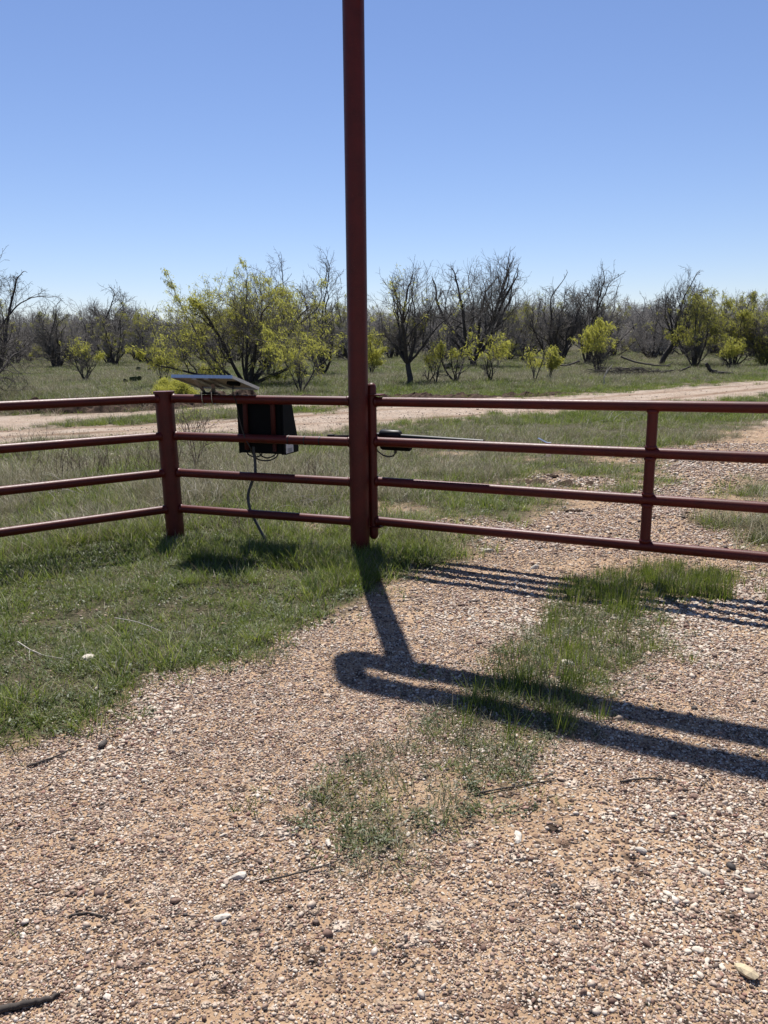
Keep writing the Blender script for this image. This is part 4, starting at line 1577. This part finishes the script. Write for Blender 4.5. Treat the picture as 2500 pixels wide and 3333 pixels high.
for i, ((vx, vy), r, m_, lb) in enumerate(rocks):
    x, y = G(vx, vy)
    lumpy('rock', m_, (x, y, r * .25), r * 1.2, r * .9, r * .62, 600 + i, lb, 'rock', None, 2, .5, i * 1.1)


def stick(pts, r, mat, label, name='stick', cat='stick', forks=0, seed=0, group=None):
    R_ = random.Random(seed)
    pts = [Vector(p) for p in pts]
    pp = catmull(pts, 5)
    pp = [p + Vector((R_.gauss(0, r * .3), R_.gauss(0, r * .3), R_.gauss(0, r * .15))) for p in pp]
    n = len(pp)
    mb_ = MB().tube(pp, [r * (1 - .5 * i / n) for i in range(n)], 9)
    for f in range(forks):
        k = R_.randrange(n // 4, n - 2)
        d = (pp[k + 1] - pp[k]).normalized()
        sd = Vector((-d.y, d.x, R_.uniform(0, .6))) * R_.choice((-1, 1))
        L = min((pp[-1] - pp[0]).length * R_.uniform(.15, .4), .9)
        q = [pp[k], pp[k] + (d + sd * .8).normalized() * L * .5, pp[k] + (d + sd * .7).normalized() * L + UP * R_.uniform(0, .2) * L]
        mb_.tube(q, [r * .55, r * .4, r * .2], 7)
    o = mb_.build(name, mat)
    return tag(o, label, cat, group)


def gl(vx, vy, z=0.01):
    x, y = G(vx, vy)
    return Vector((x, y, z))


stick([gl(-15, 2190, .012), gl(50, 2180, .014), gl(95, 2168, .012), gl(130, 2158, .012)], .010, M_STICK, 'thick dark stick lying in the bottom left corner of the gravel', seed=1)
stick([gl(560, 1910), gl(640, 1893), gl(690, 1878), gl(740, 1862)], .0035, M_STICK, 'long thin twig on the sandy gravel left of the sparse grass', seed=2, forks=1)
stick([gl(1030, 1718), gl(1120, 1702), gl(1200, 1690)], .004, M_STICK, 'thin twig at the right end of the sparse grass strip', seed=3)
stick([gl(60, 1660), gl(110, 1642), gl(150, 1625)], .005, M_STICK, 'short dark twig below the left lawn near the left edge', seed=4, forks=1)
stick([gl(1340, 1693), gl(1400, 1686), gl(1460, 1692)], .004, M_STICK, 'short twig on the gravel under the crossbeam shadow at right', seed=5)
stick([gl(150, 1985), gl(190, 1978), gl(235, 1990)], .004, M_STICK, 'small curved twig on the gravel at lower left', seed=6)
stick([gl(1700, 1900), gl(1640, 1870)], .004, M_STICK, 'twig crossing the right edge of the gravel', seed=7)
stick([gl(40, 1405, .05), gl(90, 1425, .03), gl(150, 1432, .02)], .004, M_STICKP, 'pale twig in the left lawn near the edge', seed=8, forks=2)
stick([gl(250, 1355, .06), gl(300, 1368, .07), gl(350, 1378, .04)], .003, M_STICKP, 'pale bent straw across the lawn below the corner post', seed=9)

# fallen wood, brush pile and logs across the road
x, y = G(1200, 797)
stick([(x - 1.3, y + .6, .62), (x - .9, y + .2, .28), (x - .2, y, .34), (x + .7, y + .2, .22), (x + 1.5, y - .2, .5)], .08, M_BARK,
      'fallen grey mesquite branch lying left of the bright round shrub', 'fallen_branch', 'fallen branch', 4, 21)
x, y = G(1420, 798)
stick([(x - 1.9, y + 1.2, .75), (x - 1.0, y + .6, .42), (x - .1, y, .25), (x + .8, y, .2)], .06, M_BARK,
      'bent dead branch propped in grass in front of the straight black trunk', 'fallen_branch', 'fallen branch', 2, 22)


def brush(vx, vy, w, h, n, seed, label):
    R_ = random.Random(seed)
    x, y = G(vx, vy)
    mb_ = MB()
    for i in range(n):
        a = R_.uniform(-.5, .5) + (math.pi if R_.random() < .5 else 0)
        c = Vector((x + R_.gauss(0, w * .22), y + R_.gauss(0, .35), R_.uniform(.05, h)))
        d = Vector((math.cos(a), math.sin(a) * .6, R_.uniform(-.15, .3)))
        L = R_.uniform(.15, .55) * w * .5
        p = [c - d * L * .5, c + Vector((0, 0, R_.gauss(0, .05))), c + d * L * .5 + Vector((0, 0, R_.gauss(0, .06)))]
        for q in p:
            q.z = max(q.z, .02)
        r = R_.uniform(.006, .022)
        mb_.tube(p, [r, r * .8, r * .4], 5, False)
    return tag(mb_.build('brush_pile', M_STICK), label, 'brush pile')


brush(1350, 811, 3.2, .40, 170, 31, 'low pile of dark cut brush in the grass beyond the road bend')
brush(1418, 809, 2.4, .22, 70, 32, 'thin scatter of dark brush right of the low brush pile')
x, y = G(1548, 810)
stick([(x - .55, y, .55), (x - .38, y, .30), (x - .1, y, .14), (x + .5, y, .10), (x + .9, y, .07)], .10, M_BARK, 'black curved log with an upturned end near the right edge of the pasture', 'log', 'log', 2, 23)
x, y = G(1478, 805)
stick([(x - .25, y, .1), (x, y, .2), (x + .28, y, .33)], .07, M_BARK, 'short black stump end left of the curved log', 'log', 'log', 0, 24)
x, y = G(1305, 832)
stick([(x, y, 0), (x - .02, y, .3), (x + .1, y, .55), (x + .3, y, .8)], .025, M_STICKP, 'pale dead stem standing at the road edge under the bright round shrub', 'dead_weed', 'dead weed', 4, 25)


# prickly pears
def pear(vx, vy, n, seed, label, s=1.0):
    R_ = random.Random(seed)
    x, y = G(vx, vy)
    root = thing('prickly_pear', (x, y, 0), label, 'cactus')
    for i in range(n):
        me = stone_mesh('pad', 700 + seed * 10 + i, [M_CACTUS], 2, 1.0, .06, True)
        o = link('pad', me, root)
        o.scale = (.13 * s, .035 * s, .17 * s)
        o.location = (R_.gauss(0, .28) * s, R_.gauss(0, .15) * s, R_.uniform(.10, .30) * s)
        o.rotation_euler = (R_.gauss(0, .25), R_.gauss(0, .5), R_.uniform(-.9, .9))


pear(285, 827, 9, 1, 'low prickly pear clump in the pasture right of the small thorny shrub', .85)
pear(306, 802, 5, 2, 'small dark prickly pear further back below the leaning bare mesquite', .9)
pear(962, 802, 3, 3, 'prickly pear with a few round pads between the leafy saplings', 1.5)
pear(642, 816, 5, 4, 'prickly pear pads behind the leafy crooked shrub left of the pole', 1.0)


# dry weeds with upright branched stalks
def weed(vx, vy, h, n, spread, seed, mat, label, leaf=False, group=None, name='dry_weed', cat='dry weed', r=.0035, z=0):
    R_ = random.Random(seed)
    x, y = G(vx, vy)
    mb_ = MB()
    for i in range(n):
        p = Vector((x + R_.gauss(0, spread * .3), y + R_.gauss(0, spread * .25), 0))
        d = Vector((R_.gauss(0, .22), R_.gauss(0, .22), 1)).normalized()
        L = h * R_.uniform(.55, 1.05)
        pts = [p]
        for k in range(5):
            d = (d + Vector((R_.gauss(0, .13), R_.gauss(0, .13), 0))).normalized()
            pts.append(pts[-1] + d * L / 5)
        mb_.tube(pts, [r * (1 - .13 * k) for k in range(6)], 5, False)
        for k in range(R_.randrange(2, 6)):
            q = pts[R_.randrange(2, 6)]
            e = (d + Vector((R_.gauss(0, .6), R_.gauss(0, .6), 0))).normalized()
            mb_.tube([q, q + e * L * .12, q + (e + Vector((0, 0, .3))) * L * .22], [r * .6, r * .5, r * .3], 4, False)
    return tag(mb_.build(name, mat), label, cat, group)


weed(190, 1030, .42, 46, 1.1, 41, M_SEEDHEAD, 'patch of reddish brown dry weeds behind the left fence section')
weed(330, 1015, .40, 18, .5, 42, M_SEEDHEAD, 'dry weed stalks close left of the corner post')
weed(60, 1000, .45, 22, .7, 43, M_SEEDHEAD, 'dark dry weed stalks behind the fence at the left edge')
weed(505, 1140, .16, 26, .3, 44, M_SEEDHEAD, 'low tuft of brown dead stems right of the corner post foot')
weed(670, 1040, .26, 26, .5, 45, M_SEEDHEAD, 'brown dry tuft behind the rails right of the control box')
weed(1060, 960, .5, 5, .6, 46, M_STRAW, 'thin straw coloured weed stems behind the gate left part')
weed(1150, 935, .55, 4, .9, 47, M_STRAW, 'tall thin weed stems by the road behind the gate')
weed(870, 985, .45, 5, .5, 48, M_STRAW, 'pale weed stems behind the motor of the gate opener')
weed(1250, 930, .5, 5, .7, 49, M_STRAW, 'sparse weed stems in green grass left of the gate brace')

# thorny sapling seen between the corner post and the control box
x, y = G(425, 1010)
S, T = grow_tree(77, height=.85, halfw=.45, stems=5, lean=.6, levels=2, kids=(4, 4, 3, 2), r0=.010, twig_r=.004, gnarl=.3, cz=.6)
V, Fq = tubes_np(S)
t_ = thing('thorny_sapling', (x, y, 0), 'thin thorny sapling seen through the rails between corner post and control box', 'sapling')
link('branches', mesh_np('branches', V, Fq, [M_SEEDHEAD]), t_)
fm = foliage_mesh('foliage', T, 9, .35, [M_LEAF], .03)
if fm:
    link('foliage', fm, t_)


# pale fallen weed stems
def fallen(vx, vy, L, n, seed, label):
    R_ = random.Random(seed)
    x, y = G(vx, vy)
    mb_ = MB()
    a0 = R_.uniform(0, 3.1)
    for i in range(n):
        a = a0 + R_.gauss(0, .55) + (math.pi if R_.random() < .4 else 0)
        p = Vector((x + R_.gauss(0, L * .16), y + R_.gauss(0, L * .16), R_.uniform(.01, .06)))
        l = L * R_.uniform(.3, .75)
        el = R_.uniform(.2, .8)
        pts = [p]
        for k in range(7):
            d = Vector((math.cos(a) * math.cos(el), math.sin(a) * math.cos(el), math.sin(el)))
            q = pts[-1] + d * l / 7
            q.z = max(q.z, .015)
            pts.append(q)
            el -= R_.uniform(.05, .30)
            a += R_.gauss(0, .16)
        mb_.tube(pts, [.0036 - .0004 * k for k in range(8)], 5, False)
        if R_.random() < .6:
            q = pts[4]
            e = Vector((math.cos(a + .7), math.sin(a + .7), .3))
            mb_.tube([q, q + e * l * .15, q + e * l * .28 - UP * .02], [.002, .0016, .001], 4, False)
    return tag(mb_.build('dead_weed', M_STICKP), label, 'dead weed')


fallen(1325, 915, 1.4, 7, 51, 'bleached fallen weed stems in the green grass left of the gate brace')
fallen(1390, 905, .5, 4, 52, 'small bleached stems right beside the gate brace top')
fallen(440, 1085, .9, 10, 53, 'pale straw stems lying behind the rails left of the conduit')
fallen(120, 1075, 1.0, 10, 54, 'pale straw stems lying in grass behind the left fence section')
fallen(660, 1095, .7, 8, 55, 'pale straw stems lying between the conduit and the tall pole')
fallen(1000, 985, .7, 6, 56, 'curved pale stems lying behind the gate right of the motor')


# turned dirt along the far side of the road, a dug patch and a clod
def ridge(name, line, width, height, seed, label, kind='structure', cat=None):
    pts = [Vector((*G(a, b), 0)) for a, b in line]
    pp = catmull(pts, 40)
    m = 14
    V = []
    for i, p in enumerate(pp):
        d = (pp[min(i + 1, len(pp) - 1)] - pp[max(i - 1, 0)]).normalized()
        n_ = Vector((-d.y, d.x, 0))
        e = min(i, len(pp) - 1 - i) / 12
        e = min(1, e)
        for j in range(m + 1):
            t = j / m * 2 - 1
            q = p + n_ * t * width
            hh = (1 - t * t) * height * e
            f = float(fbm(q.x * 2.2, q.y * 2.2, 4, seed))
            f2 = float(vnoise(q.x * 11, q.y * 11, seed + 1))
            V.append((q.x + (f2 - .5) * .06, q.y, -.03 + hh * max(0, (f - .2) * 2.2) + (f2 - .5) * .10 * hh / max(height, .01)))
    nn = len(pp)
    i = np.arange(nn * (m + 1)).reshape(nn, m + 1)
    Fq = np.stack([i[:-1, :-1].ravel(), i[1:, :-1].ravel(), i[1:, 1:].ravel(), i[:-1, 1:].ravel()], 1)
    o = link(name, mesh_np(name, np.array(V), Fq, [M_DIRT], False))
    return tag(o, label, cat, None, kind)


ridge('dirt_berm', [(-400, 912), (-150, 899), (0, 892), (170, 889), (330, 884), (450, 874), (560, 866)], .6, .42, 61, 'ridge of turned brown soil along the far side of the road at left')
ridge('dirt_berm', [(620, 862), (760, 859), (900, 857), (1000, 858), (1120, 856), (1250, 850)], .5, .13, 62, 'low line of turned soil along the far road edge right of the pole')
ridge('dirt_patch', [(1090, 1052), (1150, 1042), (1210, 1046), (1290, 1050)], .22, .06, 63, 'bare patch of dug reddish soil behind the gate')


def crumbs(vx, vy, w, n, seed, label):
    R_ = random.Random(seed)
    x, y = G(vx, vy)
    Va, Fa, off = [], [], 0
    for i in range(n):
        V, Fc_ = ico(2)
        f = np.array([[R_.gauss(0, 2) for _ in range(3)] for _ in range(3)])
        V = V * (1 + .22 * np.sin(V @ f[0] + i) + .15 * np.sin(V @ f[1] * 2 + 2 * i))[:, None]
        r = w * R_.uniform(.12, .32)
        V = V * np.array([r, r * .8, r * .6]) + np.array([x + R_.gauss(0, w * .4), y + R_.gauss(0, w * .25), r * .35])
        Va.append(V); Fa.append(Fc_ + off); off += len(V)
    o = link('clod', mesh_np('clod', np.concatenate(Va), np.concatenate(Fa), [M_DIRT], False))
    return tag(o, label, 'clod')


crumbs(1243, 1105, .075, 12, 801, 'dark brown crumbled clod on the gravel behind the third gate rail')
crumbs(1195, 1030, .10, 14, 802, 'dark crumbled soil on the upper edge of the dug patch')
crumbs(1290, 1033, .07, 8, 803, 'small dark soil lump at the right end of the dug patch')
